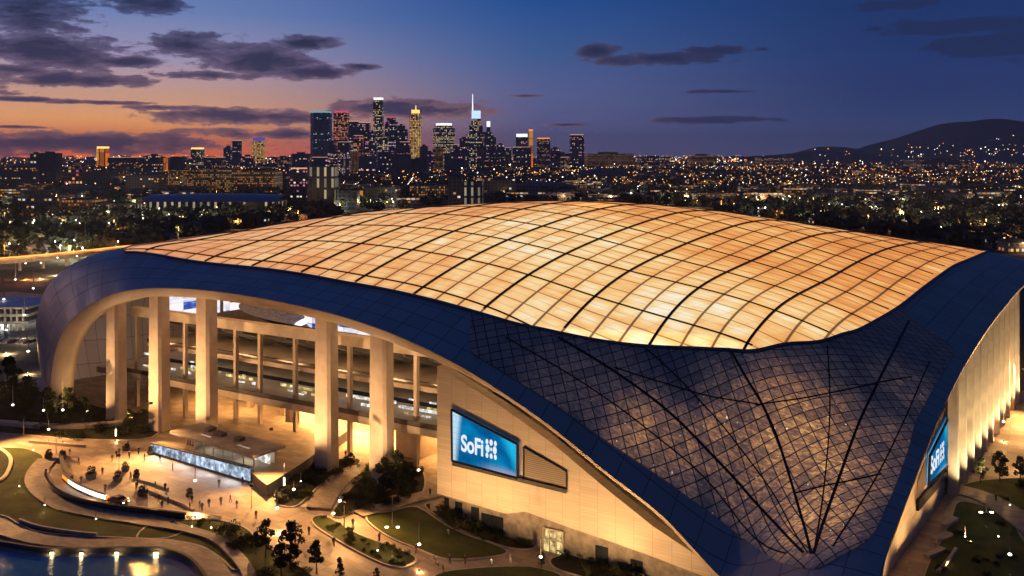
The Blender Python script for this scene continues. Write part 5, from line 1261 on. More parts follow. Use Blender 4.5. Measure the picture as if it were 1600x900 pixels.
T = {
 'teal': tower_mat('teal_glass_tower', (.07, .16, .22), [Te, lin(70, 140, 190), Wt], .20, 8, 8, .8, .6),
 'red': tower_mat('reddish_tower', (.26, .14, .17), [Pk, Rd_, Y, Or], .50, 8, 8),
 'dim': tower_mat('dark_blue_tower', (.13, .15, .20), [Y, Wt, Pk], .22, 9, 8),
 'mauve': tower_mat('mauve_tower', (.22, .17, .23), [Pk, Y, Wt, lin(170, 130, 190)], .34, 8, 8),
 'gold': tower_mat('gold_lit_tower', (.14, .10, .05), [Y, lin(255, 180, 70), Y], .74, 11, 10, .66, .75),
 'warm': tower_mat('warm_lit_tower', (.20, .18, .19), [Y, Wt, lin(255, 220, 150)], .50, 8, 8),
 'orange': tower_mat('orange_floodlit_tower', (.30, .13, .03), [lin(255, 140, 30), lin(255, 170, 60), lin(255, 120, 20)], .92, 26, 40, .8, .95, st=.9),
 'block': tower_mat('office_block', (.16, .15, .17), [Y, Wt, Or], .30, 5, 4.2),
 'blocky': tower_mat('yellow_lit_block', (.20, .14, .09), [Y, lin(255, 190, 90), Or, lin(120, 80, 40)], .50, 3.4, 3.8, .6, .55, st=.6),
 'white': tower_mat('white_striped_block', (.07, .07, .08), [Wt, lin(255, 235, 190)], .80, 9, 14, .32, .8, st=.42),
 'pink': tower_mat('pink_lit_block', (.14, .08, .10), [lin(255, 190, 200), Pk, Wt], .40, 4.5, 4),
 'dark': tower_mat('dark_block', (.09, .10, .13), [Y, Wt], .07, 6, 5),
 'farb': tower_mat('far_block', (.20, .18, .18), [Y, Or, Wt], .14, 6, 5),
 'shop': tower_mat('lit_store', (.30, .27, .24), [Wt, Y, Or, lin(255, 225, 180)], .62, 7, 4.5, .8, .5, st=.7),
 'house': tower_mat('house_wall', (.22, .20, .19), [Y, Or, Wt, lin(255, 190, 110)], .34, 3.2, 3.0, .5, .5, st=1.1),
}
for n_, c_, s_ in (('cr_teal', lin(130, 205, 225), .8), ('cr_white', lin(240, 246, 255), 1.6), ('cr_blue', lin(175, 205, 255), 1.7), ('cr_red', lin(235, 90, 120), .9), ('cr_gold', lin(255, 200, 110), 2.0), ('cr_purple', lin(110, 84, 190), .9), ('cr_orange', lin(255, 150, 60), 1.3), ('cr_dim', lin(255, 190, 150), .8)): M[n_] = glow(n_.replace('cr_', 'crown_light_'), c_, s_)
M['roof_dark'] = mat('dark_roof', (.12, .115, .12), .8)
def tower(px0, px1, top, base, style, label, crown=None, crown_h=3, sh='box', sets=(), spire=None, cat='tower', name='tower', rot=.25):
    """a building at the distance its foot shows; sets = [(px0, px1, top)] of narrower upper stages"""
    d = FOC * CAMH / (base - HORY); X = lambda p: (p - 800) / FOC * d; Hh = lambda y: CAMH - (y - HORY) / FOC * d
    cx = X((px0 + px1) / 2); w = X(px1) - X(px0); r = empty(name, (cx, d + w * .4, 0)); tag(r, label, cat)
    def body(w, z0, z1, cxo, nm, m, mi_roof=True):
        mb = MB()
        if sh == 'round': mb.prism([(cxo + w / 2 * math.cos(a), w / 2 * math.sin(a)) for a in np.linspace(0, 6.2832, 21)[:-1]], z0, z1, 0, 1)
        elif sh == 'cut': mb.prism([(cxo - w / 2, -w * .25), (cxo - w * .3, -w * .42), (cxo + w * .3, -w * .42), (cxo + w / 2, -w * .25), (cxo + w / 2, w * .4), (cxo - w / 2, w * .4)], z0, z1, 0, 1)
        else: mb.box(cxo - w / 2, cxo + w / 2, -w * .4, w * .4, z0, z1, 0, 1)
        return mb.build(nm, [m, M['roof_dark']], r, loc=(0, 0, 0))
    body(w, 0, Hh(top), 0, 'body', T[style]); tz, tw, tx = Hh(top), w, 0
    for a, b, t in sets:
        tw = X(b) - X(a); tx = X((a + b) / 2) - cx; body(tw, tz, Hh(t), tx, 'upper_stage', T[style]); tz = Hh(t)
    if crown:
        ch = crown_h * .62 / FOC * d; mb = MB(); k = .92
        if sh == 'round': mb.prism([(tx + tw * .47 * math.cos(a), tw * .47 * math.sin(a)) for a in np.linspace(0, 6.2832, 17)[:-1]], tz, tz + ch)
        else: mb.box(tx - tw * k / 2, tx + tw * k / 2, -tw * .37, tw * .37, tz, tz + ch)
        mb.build('crown', M[crown], r, loc=(0, 0, 0)); tz += ch
    else:
        mb = MB(); mb.box(tx - tw * .22, tx + tw * .18, -tw * .2, tw * .15, tz, tz + 3 / FOC * d * .8); mb.build('roof_plant', M['roof_dark'], r, loc=(0, 0, 0))
    if spire:
        spx, spt, spm = spire; mb = MB(); xx = X(spx) - cx; mb.tube([(xx, 0, tz - 2), (xx, 0, Hh(spt))], 1.3 / FOC * d * .8, 6, r2=.5 / FOC * d); mb.build('spire', M[spm], r, loc=(0, 0, 0))
    return r
tower(484, 514, 176, 258, 'teal', 'dark teal glass tower with a cyan crown, leftmost of the skyline cluster', 'cr_teal', 4, sh='cut')
tower(521, 543, 176, 262, 'red', 'tower with a pink red outlined top beside the teal glass tower', 'cr_red', 5)
tower(544, 560, 190, 263, 'mauve', 'mauve tower between the red topped tower and the dark slab', 'cr_dim', 2)
tower(560, 577, 192, 264, 'dim', 'dark slab tower left of the tallest white topped tower', 'cr_dim', 2)
tower(583, 598, 156, 262, 'warm', 'tallest slim tower with a glowing white square top', 'cr_white', 6, spire=(590, 146, 'cr_red'))
tower(570, 588, 222, 268, 'mauve', 'short tower with a red rim in front of the tallest tower', 'cr_red', 2)
tower(601, 620, 190, 264, 'mauve', 'dark tower with a stepped red top right of the tallest tower', 'cr_red', 3, sets=[(604, 617, 184)])
tower(618, 636, 202, 265, 'dim', 'dark stepped tower left of the golden tower', None, sets=[(621, 632, 196)])
tower(640, 657, 182, 258, 'gold', 'slim golden tower with a blazing round crown', 'cr_gold', 9, sets=[(642, 655, 177)], spire=(649, 164, 'cr_gold'))
tower(675, 710, 200, 260, 'warm', 'wide round tower with a jagged white crown', 'cr_white', 6, sh='round', sets=[(679, 706, 196)])
tower(728, 757, 210, 264, 'warm', 'tower with stacked glowing white crowns and a tall white spire', 'cr_blue', 20, sets=[(733, 754, 196), (736, 751, 185)], spire=(738, 146, 'cr_white'))
tower(752, 768, 206, 264, 'mauve', 'slender tower with a slanting white edge right of the spire', 'cr_white', 14, sets=[(760, 766, 198)])
tower(764, 775, 214, 265, 'dim', 'narrow dark tower at the right end of the white crowned pair')
tower(768, 782, 236, 266, 'dim', 'low dark tower below the white crowned pair on the right', None)
tower(788, 799, 231, 262, 'dim', 'small pale framed tower between the spire and the twin topped block', 'cr_dim', 1)
tower(806, 825, 214, 262, 'dim', 'tower with a pale blue square crown behind the dark block', 'cr_white', 8)
tower(826, 833, 205, 262, 'orange', 'very thin orange lit tower', 'cr_orange', 5)
tower(801, 830, 230, 264, 'dim', 'dark wide block in front of the thin orange tower', 'cr_dim', 1)
tower(839, 860, 217, 262, 'block', 'dark square tower with an orange lit rim', 'cr_orange', 3)
tower(862, 892, 240, 266, 'dark', 'low dark rounded building left of the last tall tower', sh='round')
tower(891, 913, 211, 262, 'dim', 'dark blue slab tower standing alone at the right end of the skyline', 'cr_dim', 2)
tower(536, 558, 236, 271, 'blocky', 'yellow lit block low in front of the mauve towers', 'cr_dim', 1)
tower(512, 536, 240, 276, 'pink', 'pale pink lit building at the foot of the red topped tower')
tower(560, 584, 246, 275, 'dim', 'dark block at the foot of the dark slab tower')
tower(590, 612, 236, 272, 'mauve', 'mauve block at the foot of the tallest tower')
tower(612, 640, 240, 274, 'dim', 'dark block at the foot of the golden tower')
tower(640, 668, 248, 272, 'dark', 'low dark building between the golden and the round tower')
tower(676, 692, 232, 270, 'blocky', 'yellow lit building at the foot of the wide round tower')
tower(694, 726, 240, 270, 'dim', 'dark block between the round tower and the white crowned tower')
tower(757, 790, 246, 272, 'block', 'low office block right of the white crowned tower')
for px0, px1, top, base, st, lb in [(515, 524, 222, 268, 'dim', 'narrow dark tower between the teal and the red topped towers'), (552, 566, 212, 268, 'red', 'reddish tower in the middle of the dense cluster'), (577, 586, 206, 268, 'mauve', 'thin mauve tower just left of the tallest tower'), (598, 606, 214, 270, 'warm', 'thin lit tower just right of the tallest tower'), (624, 640, 222, 272, 'mauve', 'mauve block below the golden tower on the left'), (656, 668, 228, 268, 'dim', 'dark tower between the golden and the round tower'), (664, 678, 238, 270, 'mauve', 'low mauve block left of the wide round tower'), (708, 722, 226, 268, 'dim', 'dark tower right of the wide round tower'), (718, 732, 216, 268, 'mauve', 'mauve tower just left of the spire tower'), (745, 760, 228, 270, 'dim', 'dark block at the foot of the spire tower'), (776, 788, 226, 268, 'mauve', 'mauve tower right of the white crowned pair'), (528, 546, 222, 272, 'mauve', 'mauve block at the foot of the red topped tower'), (486, 512, 246, 276, 'dim', 'low dark block at the foot of the teal tower'), (860, 876, 232, 266, 'mauve', 'small mauve block right of the orange rimmed tower'), (876, 890, 246, 268, 'block', 'small office block left of the last tall tower'), (430, 452, 246, 268, 'block', 'office block between the purple crowned tower and the skyline'), (455, 482, 240, 266, 'dim', 'dark low block left of the teal tower'), (318, 346, 246, 268, 'block', 'office block left of the pair of slim grey towers'), (376, 394, 244, 268, 'dim', 'dark block between the slim grey pair and the purple crowned tower')]:
    tower(px0, px1, top, base, st, lb, 'cr_dim' if px0 % 3 == 0 else None, 1.2)
tower(47, 61, 240, 286, 'warm', 'narrow lit tower at the far left beside a dark slab')
tower(61, 87, 239, 292, 'dark', 'dark blue slab tower at the far left', None)
tower(148, 167, 232, 265, 'orange', 'round orange floodlit tower on the left with a white top', 'cr_gold', 5, sh='round')
tower(168, 212, 246, 278, 'block', 'long dark office block right of the orange tower', 'cr_dim', 1)
tower(212, 232, 252, 282, 'block', 'middle sized block between two dark office blocks on the left')
tower(228, 249, 243, 284, 'block', 'square dark office block on the left')
tower(249, 259, 247, 272, 'orange', 'small orange lit building on the left horizon')
tower(260, 284, 247, 282, 'dark', 'dark rounded office block on the left', sh='round')
tower(298, 315, 233, 262, 'warm', 'slim tower with a bright white roof lamp left of centre', 'cr_gold', 4)
tower(349, 362, 230, 259, 'dim', 'darker of a pair of slim grey towers')
tower(363, 375, 220, 259, 'dim', 'taller and paler of a pair of slim grey towers', 'cr_dim', 2)
tower(394, 411, 220, 257, 'gold', 'gold lit tower with a purple glowing crown', 'cr_purple', 8)
B = lambda *a, **k: tower(*a, cat='building', name='building', **k)
B(0, 50, 262, 292, 'block', 'wide low building with one lit storey at the far left')
B(100, 128, 262, 294, 'red', 'red lit block below the orange tower')
B(128, 170, 268, 296, 'dark', 'dark wide block below the orange tower')
B(178, 196, 262, 290, 'blocky', 'small bright yellow block below the long office block')
B(196, 246, 274, 304, 'block', 'wide low dark building with a lit top storey')
B(262, 300, 266, 298, 'blocky', 'pale stone building with warm floodlights')
B(300, 362, 264, 300, 'blocky', 'large yellow floodlit building with an arched front')
B(362, 428, 266, 301, 'blocky', 'long pale floodlit building right of the arched front')
B(453, 480, 264, 318, 'pink', 'pink lit front block of the big mid-rise', crown='cr_dim', crown_h=3)
B(480, 522, 260, 330, 'white', 'big mid-rise with bright vertical window strips', None, sets=[(514, 521, 257)])
B(527, 558, 298, 328, 'dark', 'dark windowless block right of the big mid-rise')
B(558, 566, 298, 318, 'orange', 'small orange lit gable beside the dark windowless block')
B(568, 620, 292, 318, 'block', 'long low building with a row of lit windows behind the roof')
B(640, 700, 290, 314, 'blocky', 'wide low yellow lit building behind the crest of the roof')
B(700, 722, 278, 322, 'dark', 'tall dark block just left of the white striped block')
B(722, 754, 284, 324, 'white', 'block with white vertical light stripes behind the crest of the roof')
B(756, 806, 280, 306, 'dark', 'low pale roofed hall right of the white striped block')
B(20, 90, 310, 338, 'block', 'long store with orange lit front on the left'); B(92, 148, 312, 338, 'blocky', 'low store with a glowing white front on the left')
B(150, 206, 318, 338, 'white', 'low building with a bright white columned front'); B(0, 22, 306, 324, 'block', 'low building at the left edge with white lights')
B(918, 990, 240, 262, 'blocky', 'long golden lit building on the horizon right of the skyline'); B(1000, 1046, 246, 266, 'block', 'dark block with warm lights on the right horizon')
B(1080, 1120, 243, 262, 'blocky', 'golden lit low building on the right horizon'); B(1190, 1240, 246, 262, 'block', 'low lit building in the middle of the right horizon'); B(1440, 1520, 250, 266, 'block', 'low lit building below the hills');
# station hall with a long shallow blue lit roof, two pale domed halls
def hall(px0, px1, top, base, name, label, m, roof_m, dome=False):
    d = FOC * CAMH / (base - HORY); X = lambda p: (p - 800) / FOC * d; h = CAMH - (top - HORY) / FOC * d; w = X(px1) - X(px0); r = empty(name, ((X(px0) + X(px1)) / 2, d + w * .2, 0)); tag(r, label, 'hall')
    mb = MB(); mb.box(-w / 2, w / 2, -w * .18, w * .18, 0, h * .55); mb.build('body', [T[m]], r, loc=(0, 0, 0)); mb = MB(); rows = []
    for i in range(9):
        t = i / 8 * 2 - 1; rows.append([(x * w * .53, t * w * .22, h * .56 + (h * .44) * (1 - t * t) * (1 - (x * x if dome else .15 * x * x))) for x in np.linspace(-1, 1, 13)])
    mb.grid(rows); mb.build('roof', roof_m, r, True, loc=(0, 0, 0))
M['hall_roof'] = mat('blue_grey_roof', (.10, .15, .24), .35, .3); M['dome_roof'] = mat('pale_dome_roof', (.16, .15, .16), .6)
hall(228, 430, 304, 330, 'station_hall', 'long low hall with a blue grey roof on the left', 'white', M['hall_roof'])
hall(905, 985, 262, 286, 'domed_hall', 'pale grey dome roofed hall behind the crest of the stadium', 'block', M['dome_roof'], True)
hall(800, 900, 284, 300, 'domed_hall', 'lower pale roofed hall just behind the stadium crest', 'dark', M['dome_roof'], True)

# ---- hills on the right
def hill(px, d, thick, name, seed, m):
    r = random.Random(seed); P = cr([((x - 800) / FOC * d, CAMH + (HORY - y) / FOC * d) for x, y in px], 10); mb = MB(); rows = []
    ph = [r.uniform(0, 6) for _ in range(8)]
    for t in np.linspace(0, 1, 13):
        row = []
        for x, z in P:
            w = math.sin(math.pi * min(1, .0 + t)) if t < .5 else math.sin(math.pi * t)
            rel = sum(math.sin(x / (900 / (k + 1)) + ph[k] + t * (3 + k)) / (k + 1.5) for k in range(5)) * .05
            row.append((x, d - thick + 2 * thick * t, max(-4, z * (w ** 1.1) * (1 + (rel if abs(t - .5) > .01 else 0)))))
        rows.append(row)
    mb.grid(rows); return tag(mb.build(name, m, smooth=True), kind='structure')
M['hill'] = dirt_mat('hill_scrub', (.09, .11, .13), (.15, .17, .19), .004, .95, .3, .02)
hill([(1240, 245), (1270, 237), (1290, 229), (1316, 231), (1340, 236), (1360, 236), (1385, 223), (1420, 214), (1450, 205), (1490, 194), (1535, 189), (1575, 191), (1620, 193), (1700, 184), (1800, 196), (1950, 210), (2100, 240)], 9000, 1500, 'hills', 3, M['hill'])
hill([(1180, 244), (1230, 241), (1280, 236), (1330, 240), (1420, 238), (1480, 228), (1530, 224), (1580, 212), (1640, 206), (1760, 215), (1900, 240)], 7200, 900, 'hills', 5, M['hill'])

# ---- what the stadium hides
SIL = np.array([(-400, 640), (0, 640), (55, 560), (62, 500), (80, 448), (112, 412), (200, 390), (300, 366), (480, 338), (620, 321), (760, 313), (900, 312), (1050, 320), (1200, 337), (1350, 358), (1540, 384), (1600, 395), (1800, 470)])
def sil(px): return float(np.interp(px, SIL[:, 0], SIL[:, 1]))
occupied = []
for o in COL.objects:
    if o.get('category') in ('tower', 'building', 'hall'): occupied.append((o.location.x, o.location.y, max([abs(v) for c in o.children for v in (c.bound_box[0][0], c.bound_box[6][0])])))
def free(x, y, m=6):
    for ox, oy, w in occupied:
        if abs(x - ox) < w + m and abs(y - oy) < w + m: return False
    return True
# houses between the trees
def house_mesh(seed):
    r = random.Random(seed); w, dp, h = r.uniform(9, 16), r.uniform(8, 12), r.uniform(3.2, 6.5); mb = MB(); mb.box(-w / 2, w / 2, -dp / 2, dp / 2, 0, h, 0, 1)
    e = .6; rh = r.uniform(1.6, 3); vs = [(-w / 2 - e, -dp / 2 - e, h), (w / 2 + e, -dp / 2 - e, h), (w / 2 + e, dp / 2 + e, h), (-w / 2 - e, dp / 2 + e, h), (-w / 2 - e, 0, h + rh), (w / 2 + e, 0, h + rh)]
    mb.add(vs, [(0, 1, 5, 4), (2, 3, 4, 5), (1, 2, 5), (3, 0, 4)], 1); mb.box(w * .2, w * .2 + .9, -.4, .5, h + rh * .4, h + rh + .9, 1)
    return mb.mesh('house', [T['house'], M['roof_dark']])
HM = [house_mesh(i) for i in range(6)]
def scatter(n, y0, y1, x0=-20, x1=1620, pw=1.0, margin=6, seed=1):
    r = random.Random(seed); out = []; tries = 0
    while len(out) < n and tries < n * 30:
        tries += 1; px = r.uniform(x0, x1); py = y0 + (y1 - y0) * r.random() ** pw
        if py > sil(px) + 4: continue
        g = G(px, py, 0)
        if free(g.x, g.y, margin): out.append(g)
    return out
for i, g in enumerate(scatter(300, 262, 400, pw=1.1, seed=5)):
    o = bpy.data.objects.new('house', HM[i % 6]); COL.objects.link(o); s = rng.uniform(.9, 1.4); o.location = g; o.scale = (s, s, s); o.rotation_euler[2] = rng.choice((.1, .1 + math.pi / 2)) + rng.uniform(-.15, .15)
    tag(o, 'small house with a few lit windows among the dark trees of the city', 'house', 'houses scattered through the dark city')
    occupied.append((g.x, g.y, 5))
# trees of the city: the nearest three hundred one by one, the rest as one wood
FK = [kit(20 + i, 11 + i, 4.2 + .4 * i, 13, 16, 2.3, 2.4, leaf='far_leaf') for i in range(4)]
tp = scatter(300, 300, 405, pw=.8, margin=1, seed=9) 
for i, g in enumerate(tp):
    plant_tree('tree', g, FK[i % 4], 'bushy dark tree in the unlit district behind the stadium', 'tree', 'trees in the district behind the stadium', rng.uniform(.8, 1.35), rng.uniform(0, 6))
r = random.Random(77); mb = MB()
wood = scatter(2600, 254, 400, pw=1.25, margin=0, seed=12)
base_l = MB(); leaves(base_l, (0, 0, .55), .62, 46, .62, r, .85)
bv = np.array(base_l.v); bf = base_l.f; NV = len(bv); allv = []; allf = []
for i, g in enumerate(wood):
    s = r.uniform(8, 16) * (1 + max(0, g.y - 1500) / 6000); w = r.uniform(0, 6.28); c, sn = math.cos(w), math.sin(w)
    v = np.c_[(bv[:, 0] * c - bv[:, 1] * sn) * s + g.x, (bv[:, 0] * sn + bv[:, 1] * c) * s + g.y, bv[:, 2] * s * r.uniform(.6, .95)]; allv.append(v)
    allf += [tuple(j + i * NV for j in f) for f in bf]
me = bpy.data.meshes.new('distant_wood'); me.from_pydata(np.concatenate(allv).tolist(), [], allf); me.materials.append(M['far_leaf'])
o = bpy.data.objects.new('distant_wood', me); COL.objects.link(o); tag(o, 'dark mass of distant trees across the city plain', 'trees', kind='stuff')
# more roofs, far off: one mass of low city blocks
mb = MB(); r = random.Random(31)
for g in scatter(1500, 247.5, 285, pw=1.5, margin=10, seed=21):
    s = g.y / 1000; w = r.uniform(10, 26) * (.6 + .35 * s); dp = r.uniform(10, 22) * (.6 + .3 * s); h = r.uniform(4, 13) * (.7 + .22 * s)
    mb.box(g.x - w / 2, g.x + w / 2, g.y - dp / 2, g.y + dp / 2, 0, h, 0 if r.random() < .5 else (1 if r.random() < .6 else 2), 3)
for g in scatter(340, 258, 318, pw=1.0, margin=14, seed=23):
    w = r.uniform(26, 70); dp = r.uniform(18, 40); h = r.uniform(6, 14); mb.box(g.x - w / 2, g.x + w / 2, g.y - dp / 2, g.y + dp / 2, 0, h, r.choice((0, 0, 2, 4)), 3)
o = mb.build('distant_city', [T['farb'], T['dark'], T['blocky'], M['roof_dark'], T['shop']]); tag(o, 'mass of low city blocks with lit windows below the skyline', 'city', kind='stuff')
# city lamps: three hundred nearest as lamp posts, the rest as one sprinkle of lights to the horizon
LG = {n_: glow('city_lamp_' + n_, c_, s_) for n_, c_, s_ in (('warm', lin(255, 190, 110), 5), ('white', lin(255, 244, 225), 6), ('orange', lin(255, 140, 50), 5), ('green', lin(215, 225, 130), 3.5))}
def lamp_mesh(n_):
    mb = MB(); mb.tube([(0, 0, 0), (0, 0, 8.6)], .12, 5, 0); mb.ball((0, 0, 9), .62, 1, 6, 4); return mb.mesh('street_lamp', [M['pole'], LG[n_]])
LMs = [(lamp_mesh(n_), n_) for n_ in ('warm', 'white', 'orange', 'green')]
for i, g in enumerate(scatter(290, 292, 410, pw=.85, margin=1, seed=41)):
    me, n_ = LMs[rng.choices(range(4), (5, 4, 2, 1))[0]]; o = bpy.data.objects.new('street_lamp', me); COL.objects.link(o); o.location = g; s = rng.uniform(.7, 1.25); o.scale = (s, s, 1)
    light('POINT', (g.x, g.y, 8), rng.uniform(2500, 9000) * (g.y / 600) ** .7, {'warm': (1, .6, .28), 'white': (1, .86, .66), 'orange': (1, .4, .1), 'green': (.9, .8, .3)}[n_], .5, parent=None).location = (g.x, g.y - 1.5, 7.4)
    tag(o, {'warm': 'warm', 'white': 'white', 'orange': 'orange', 'green': 'greenish'}[n_] + ' street lamp shining between the dark trees of the city', 'lamp', f'{n_} street lamps in the city')
mb = MB(); r = random.Random(55)
def dot(x, y, z, s, mi): mb.add([(x - s, y, z), (x + s, y, z), (x, y - s, z), (x, y + s, z), (x, y, z - s), (x, y, z + s)], [(0, 2, 5), (2, 1, 5), (1, 3, 5), (3, 0, 5), (2, 0, 4), (1, 2, 4), (3, 1, 4), (0, 3, 4)], mi)
for (ax, ay), (bx, by), st_, mi_ in [((-60, 268), (700, 250), 60, 0), ((-40, 300), (520, 272), 40, 2), ((1020, 252), (1640, 256), 60, 0), ((960, 262), (1640, 274), 50, 2), ((1100, 300), (1640, 268), 45, 1), ((1240, 330), (1640, 296), 36, 0), ((-40, 345), (330, 318), 34, 1), ((560, 300), (1000, 262), 50, 0), ((1000, 249), (1300, 247), 90, 1), ((1340, 256), (1640, 250), 70, 2)]:
    A_, B_ = G(ax, ay, 0), G(bx, by, 0); n_ = int((B_ - A_).length / st_)
    for q_ in range(n_):
        p = A_.lerp(B_, q_ / n_); ppx, ppy = 800 + FOC * p.x / p.y, HORY + FOC * CAMH / p.y
        if ppy > sil(ppx) or not free(p.x, p.y, 0): continue
        dot(p.x, p.y + r.uniform(-4, 4), 10 + p.y * .001, p.y / FOC * r.uniform(.3, .55), mi_ if r.random() < .8 else r.choice((0, 1, 2)))
for s_ in range(150):
    px, py = r.uniform(-60, 1660), 246 + 52 * r.random() ** 1.6; g = G(px, py, 0); an = r.choice((.12, .12, .12 + math.pi / 2)) + r.uniform(-.06, .06); st_ = r.uniform(45, 90) * (g.y / 1800) ** .5; mi_ = r.choices((0, 1, 2), (4, 3, 4))[0]
    for q_ in range(r.randint(6, 22)):
        x, y = g.x + math.cos(an) * st_ * q_, g.y + math.sin(an) * st_ * q_
        ppx, ppy = 800 + FOC * x / y, HORY + FOC * CAMH / y
        if y < 500 or ppy > sil(ppx) or not free(x, y, 0): continue
        s = y / FOC * r.uniform(.32, .6); dot(x, y, 10 + y * .001, s, mi_)
for n_, y0, y1, x0, x1, sd in ((500, 246, 300, -20, 1620, 61), (170, 244.5, 264, 900, 1620, 62), (160, 245, 262, -20, 480, 63), (150, 246, 258, 1020, 1300, 64)):
    for g in scatter(n_, y0, y1, x0, x1, 1.1, 0, sd):
        s = g.y / FOC * r.choice((.45, .55, .7, .7, 1.0)); dot(g.x, g.y, r.uniform(9, 24) + g.y * .0012, s, r.choices((0, 1, 2, 3), (5, 4, 3, .5))[0])
# lights on the hillsides
hills = [o for o in COL.objects if o.name.startswith('hills')]
bpy.context.view_layer.update()
dg = bpy.context.evaluated_depsgraph_get()
for _ in range(85):
    px = r.triangular(1240, 1640, 1560); py = HORY - abs(r.gauss(0, 11)) + 4 - max(0, (px - 1480) * .1) * r.random()
    v = Vector(((px - 800) / FOC, 1, (HORY - py) / FOC)).normalized(); hitb = SC.ray_cast(dg, Vector((0, 5500, CAMH + v.z / v.y * 5500)) + Vector((v.x / v.y * 5500, 0, 0)), v)
    if hitb[0] and hitb[4].name.startswith('hills'):
        p = hitb[1]; s = p.y / FOC * r.choice((.4, .5, .6, .8)); dot(p.x, p.y - s * 2, p.z + s, s, r.choices((0, 1, 2), (5, 4, 2))[0])
o = mb.build('distant_lights', [LG['warm'], LG['white'], LG['orange'], LG['green']]); tag(o, 'sprinkle of countless city lights out to the horizon and hills', 'city lights', kind='stuff')
# ---- roads and car park on the left, with their lamps
def far_road(px, w, name, m): return ribbon(px, w, .06, name, m, 0, 5)
far_road([(-60, 446), (20, 438), (90, 434), (150, 420), (200, 405)], 14, 'road', M['asphalt'])
fill_sheet(gpoly([(-120, 462), (20, 456), (90, 462), (70, 520), (40, 530), (-120, 540)], False), .07, 'car_park', M['path'])
for px, py, h, pw, col, lb in [(40, 437, 9, 24000, (1, .30, .05), 'orange lamp at the left part of the nearer road'), (120, 424, 9, 24000, (1, .55, .2), 'yellow lamp where the nearer road passes behind the arch'), (133, 398, 12, 30000, (1, .85, .75), 'bright white star of a lamp before the elevated road'),                            (64, 436, 9, 26000, (1, .5, .18), 'orange lamp on the nearer left road'), (90, 430, 10, 22000, (1, .8, .5), 'yellow lamp at the bend of the nearer road'), (24, 470, 10, 30000, (.92, 1, .92), 'white lamp over the car park'), (52, 486, 10, 34000, (.92, 1, .94), 'white lamp at the right side of the car park'), (6, 506, 10, 34000, (.92, 1, .95), 'white lamp at the near edge of the car park'), (38, 530, 9, 12000, (1, .8, .5), 'yellow lamp below the car park'), (10, 552, 8, 9000, (1, .6, .25), 'orange lamp on the lawn left of the stadium'), (44, 584, 7, 6000, (1, .6, .25), 'orange lamp among the trees left of the stadium')]:
    g = G(px, py); q = lamp_proto('white' if col[1] > .7 else 'globe', h); q.location = g; q.scale = (1.6, 1.6, 1); tag(q, lb, 'lamp'); light('POINT', (0, 0, 0), pw * (2.2 if g.y > 330 else 2), col, .6).parent = q; q.children[-1].location = (0, 0, h - 1.2)
# white lit parking deck at the left edge
g0 = G(-60, 517); PKD = empty('parking_deck', g0); tag(PKD, 'low white lit parking deck with dark openings at the left edge', 'parking deck')
pw_ = G(58, 512).x - g0.x
for z0, z1 in ((2.6, 3.7), (5.6, 6.7), (8.6, 9.4)): mb = MB(); mb.box(0, pw_, 0, 26, z0, z1); mb.build('floor_slab', M['white_paint'], PKD, loc=(0, 0, 0))
for i in range(12):
    x = pw_ * i / 11; mb = MB(); mb.box(x - .3 if i else x, x + .3, .3, 1.0, -.3, 8.6); mb.build('pillar', M['white_paint'], PKD, loc=(0, 0, 0))
mb = MB(); mb.box(0, pw_, 25, 26, -.3, 8.6); mb.build('back_wall', M['concrete'], PKD, loc=(0, 0, 0))
for x in (.2, .5, .8):
    for z in (2.4, 5.4): light('AREA', (0, 0, 0), 1500, (.95, 1, .95), 6, None, sy=6).parent = PKD; PKD.children[-1].location = (pw_ * x, 10, z)
    light('AREA', (0, 0, 0), 7000, (.93, 1, .96), 8, None, sy=3).parent = PKD; PKD.children[-1].location = (pw_ * x, -9, 12); PKD.children[-1].rotation_euler = (R(42), 0, 0)
# elevated road; its orange lamps are added in place of headlight trails
VP = [G(x_, y_, 6.5) for x_, y_ in ((-70, 412), (0, 408), (60, 403), (120, 397), (190, 389), (250, 383))]
VD = empty('viaduct', VP[1]); tag(VD, 'elevated road with added orange lamps in place of headlight trails at the far left behind the arch', 'viaduct')
vc = cr([tuple(p) for p in VP], 8); vt = np.gradient(vc[:, :2], axis=0); vt /= np.linalg.norm(vt, axis=1)[:, None]; vn = np.c_[-vt[:, 1], vt[:, 0], np.zeros(len(vc))]
mb = MB(); mb.grid([[p - n * 5 + (0, 0, -1.4), p - n * 5 + (0, 0, .9), p - n * 4.7 + (0, 0, .9), p - n * 4.7, p + n * 4.7, p + n * 4.7 + (0, 0, .9), p + n * 5 + (0, 0, .9), p + n * 5 + (0, 0, -1.4)] for p, n in zip(vc, vn)], closed=True); mb.build('deck', M['concrete'], VD)
for i in range(2, len(vc), 5): mb = MB(); mb.tube([(vc[i][0], vc[i][1], -.3), (vc[i][0], vc[i][1], 5.2)], .9, 10); mb.build('pier', M['concrete'], VD)
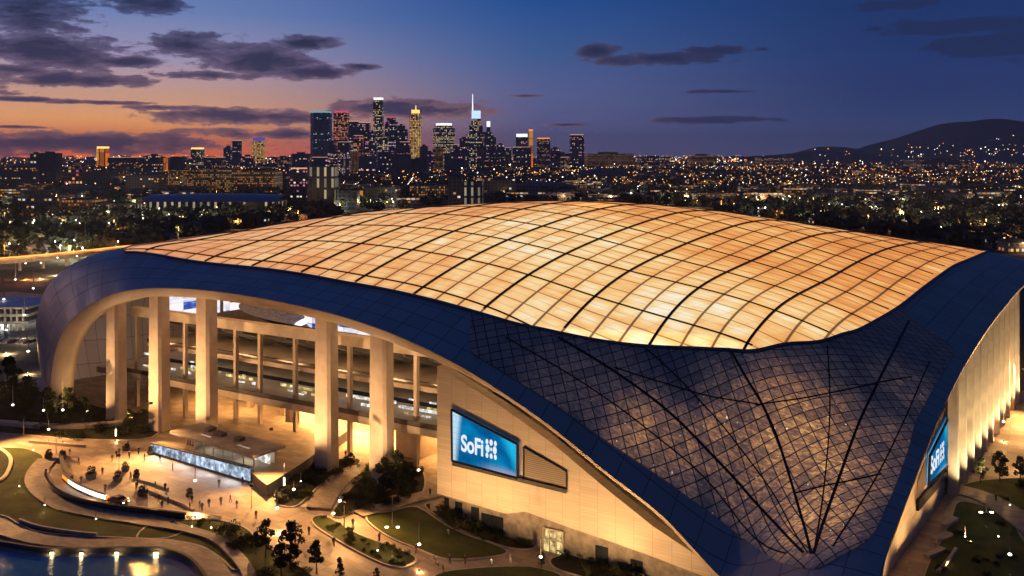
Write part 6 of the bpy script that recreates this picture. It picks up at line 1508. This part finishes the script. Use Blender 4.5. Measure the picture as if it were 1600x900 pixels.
M['trail_lamp'] = glow('headlight_trail_glow', (1, .24, .04), 4)
for i in range(0, len(vc) * 2 - 2):
    p = vc[i // 2] * (1 - .5 * (i % 2)) + vc[min(i // 2 + 1, len(vc) - 1)] * .5 * (i % 2); n = vn[i // 2]; q = p - n * 4.4
    mb = MB(); mb.tube([(q[0], q[1], q[2]), (q[0], q[1], q[2] + 2.0)], .08, 5); lpo = mb.build('trail_post', M['pole'], VD); mb = MB(); mb.box(q[0] - .9, q[0] + .9, q[1] - .3, q[1] + .3, q[2] + 2.0, q[2] + 2.5); mb.build('lamp_head', M['trail_lamp'], lpo)
for i in range(4, len(vc) - 6, 5): light('POINT', tuple(vc[i] + np.array([0, 0, 4.5])), 9000, (1, .34, .07), .5, parent=VD, name='trail_light')
M['parked'] = [mat('parked_car_paint', c, .3, .1, .05, .5, 0, .5, .6) for c in ((.02, .02, .022), (.3, .3, .31), (.5, .5, .5), (.06, .01, .01))]
pm = []
for c in M['parked']:
    m2 = MB(); m2.grid(rows, 0, closed=True)
    for e in (0, 3): b = len(m2.v); m2.v += rows[e]; m2.f.append(tuple(range(b, b + len(prof)))); m2.mi.append(0); m2.uv.append(None)
    pm.append(m2.mesh('parked_car', [c]))

for i in range(9):
    o = bpy.data.objects.new('parked_car', pm[i % 4]); COL.objects.link(o); g = G(2 + i * 6.2, 536 + (i % 2)); o.location = (g.x, g.y, .05); o.rotation_euler[2] = R(84 + rng.uniform(-3, 3)); tag(o, 'small parked car in the row before the white parking deck', 'car', 'cars parked before the parking deck')

# ================================================================== EVENING AIR
hz = MB(); hz.box(-18500, 18500, -18500, 18500, -8, 480)
m = bpy.data.materials.new('evening_haze'); m.use_nodes = True; k = NT(m.node_tree)
pv = k.n('VolumePrincipled'); pv.inputs['Color'].default_value = (.86, .92, 1.0, 1); pv.inputs['Density'].default_value = 5.5e-5; pv.inputs['Anisotropy'].default_value = .0
o = k.n('OutputMaterial'); k.l(pv.outputs[0], o.inputs['Volume'])
tag(hz.build('haze', m), kind='stuff')
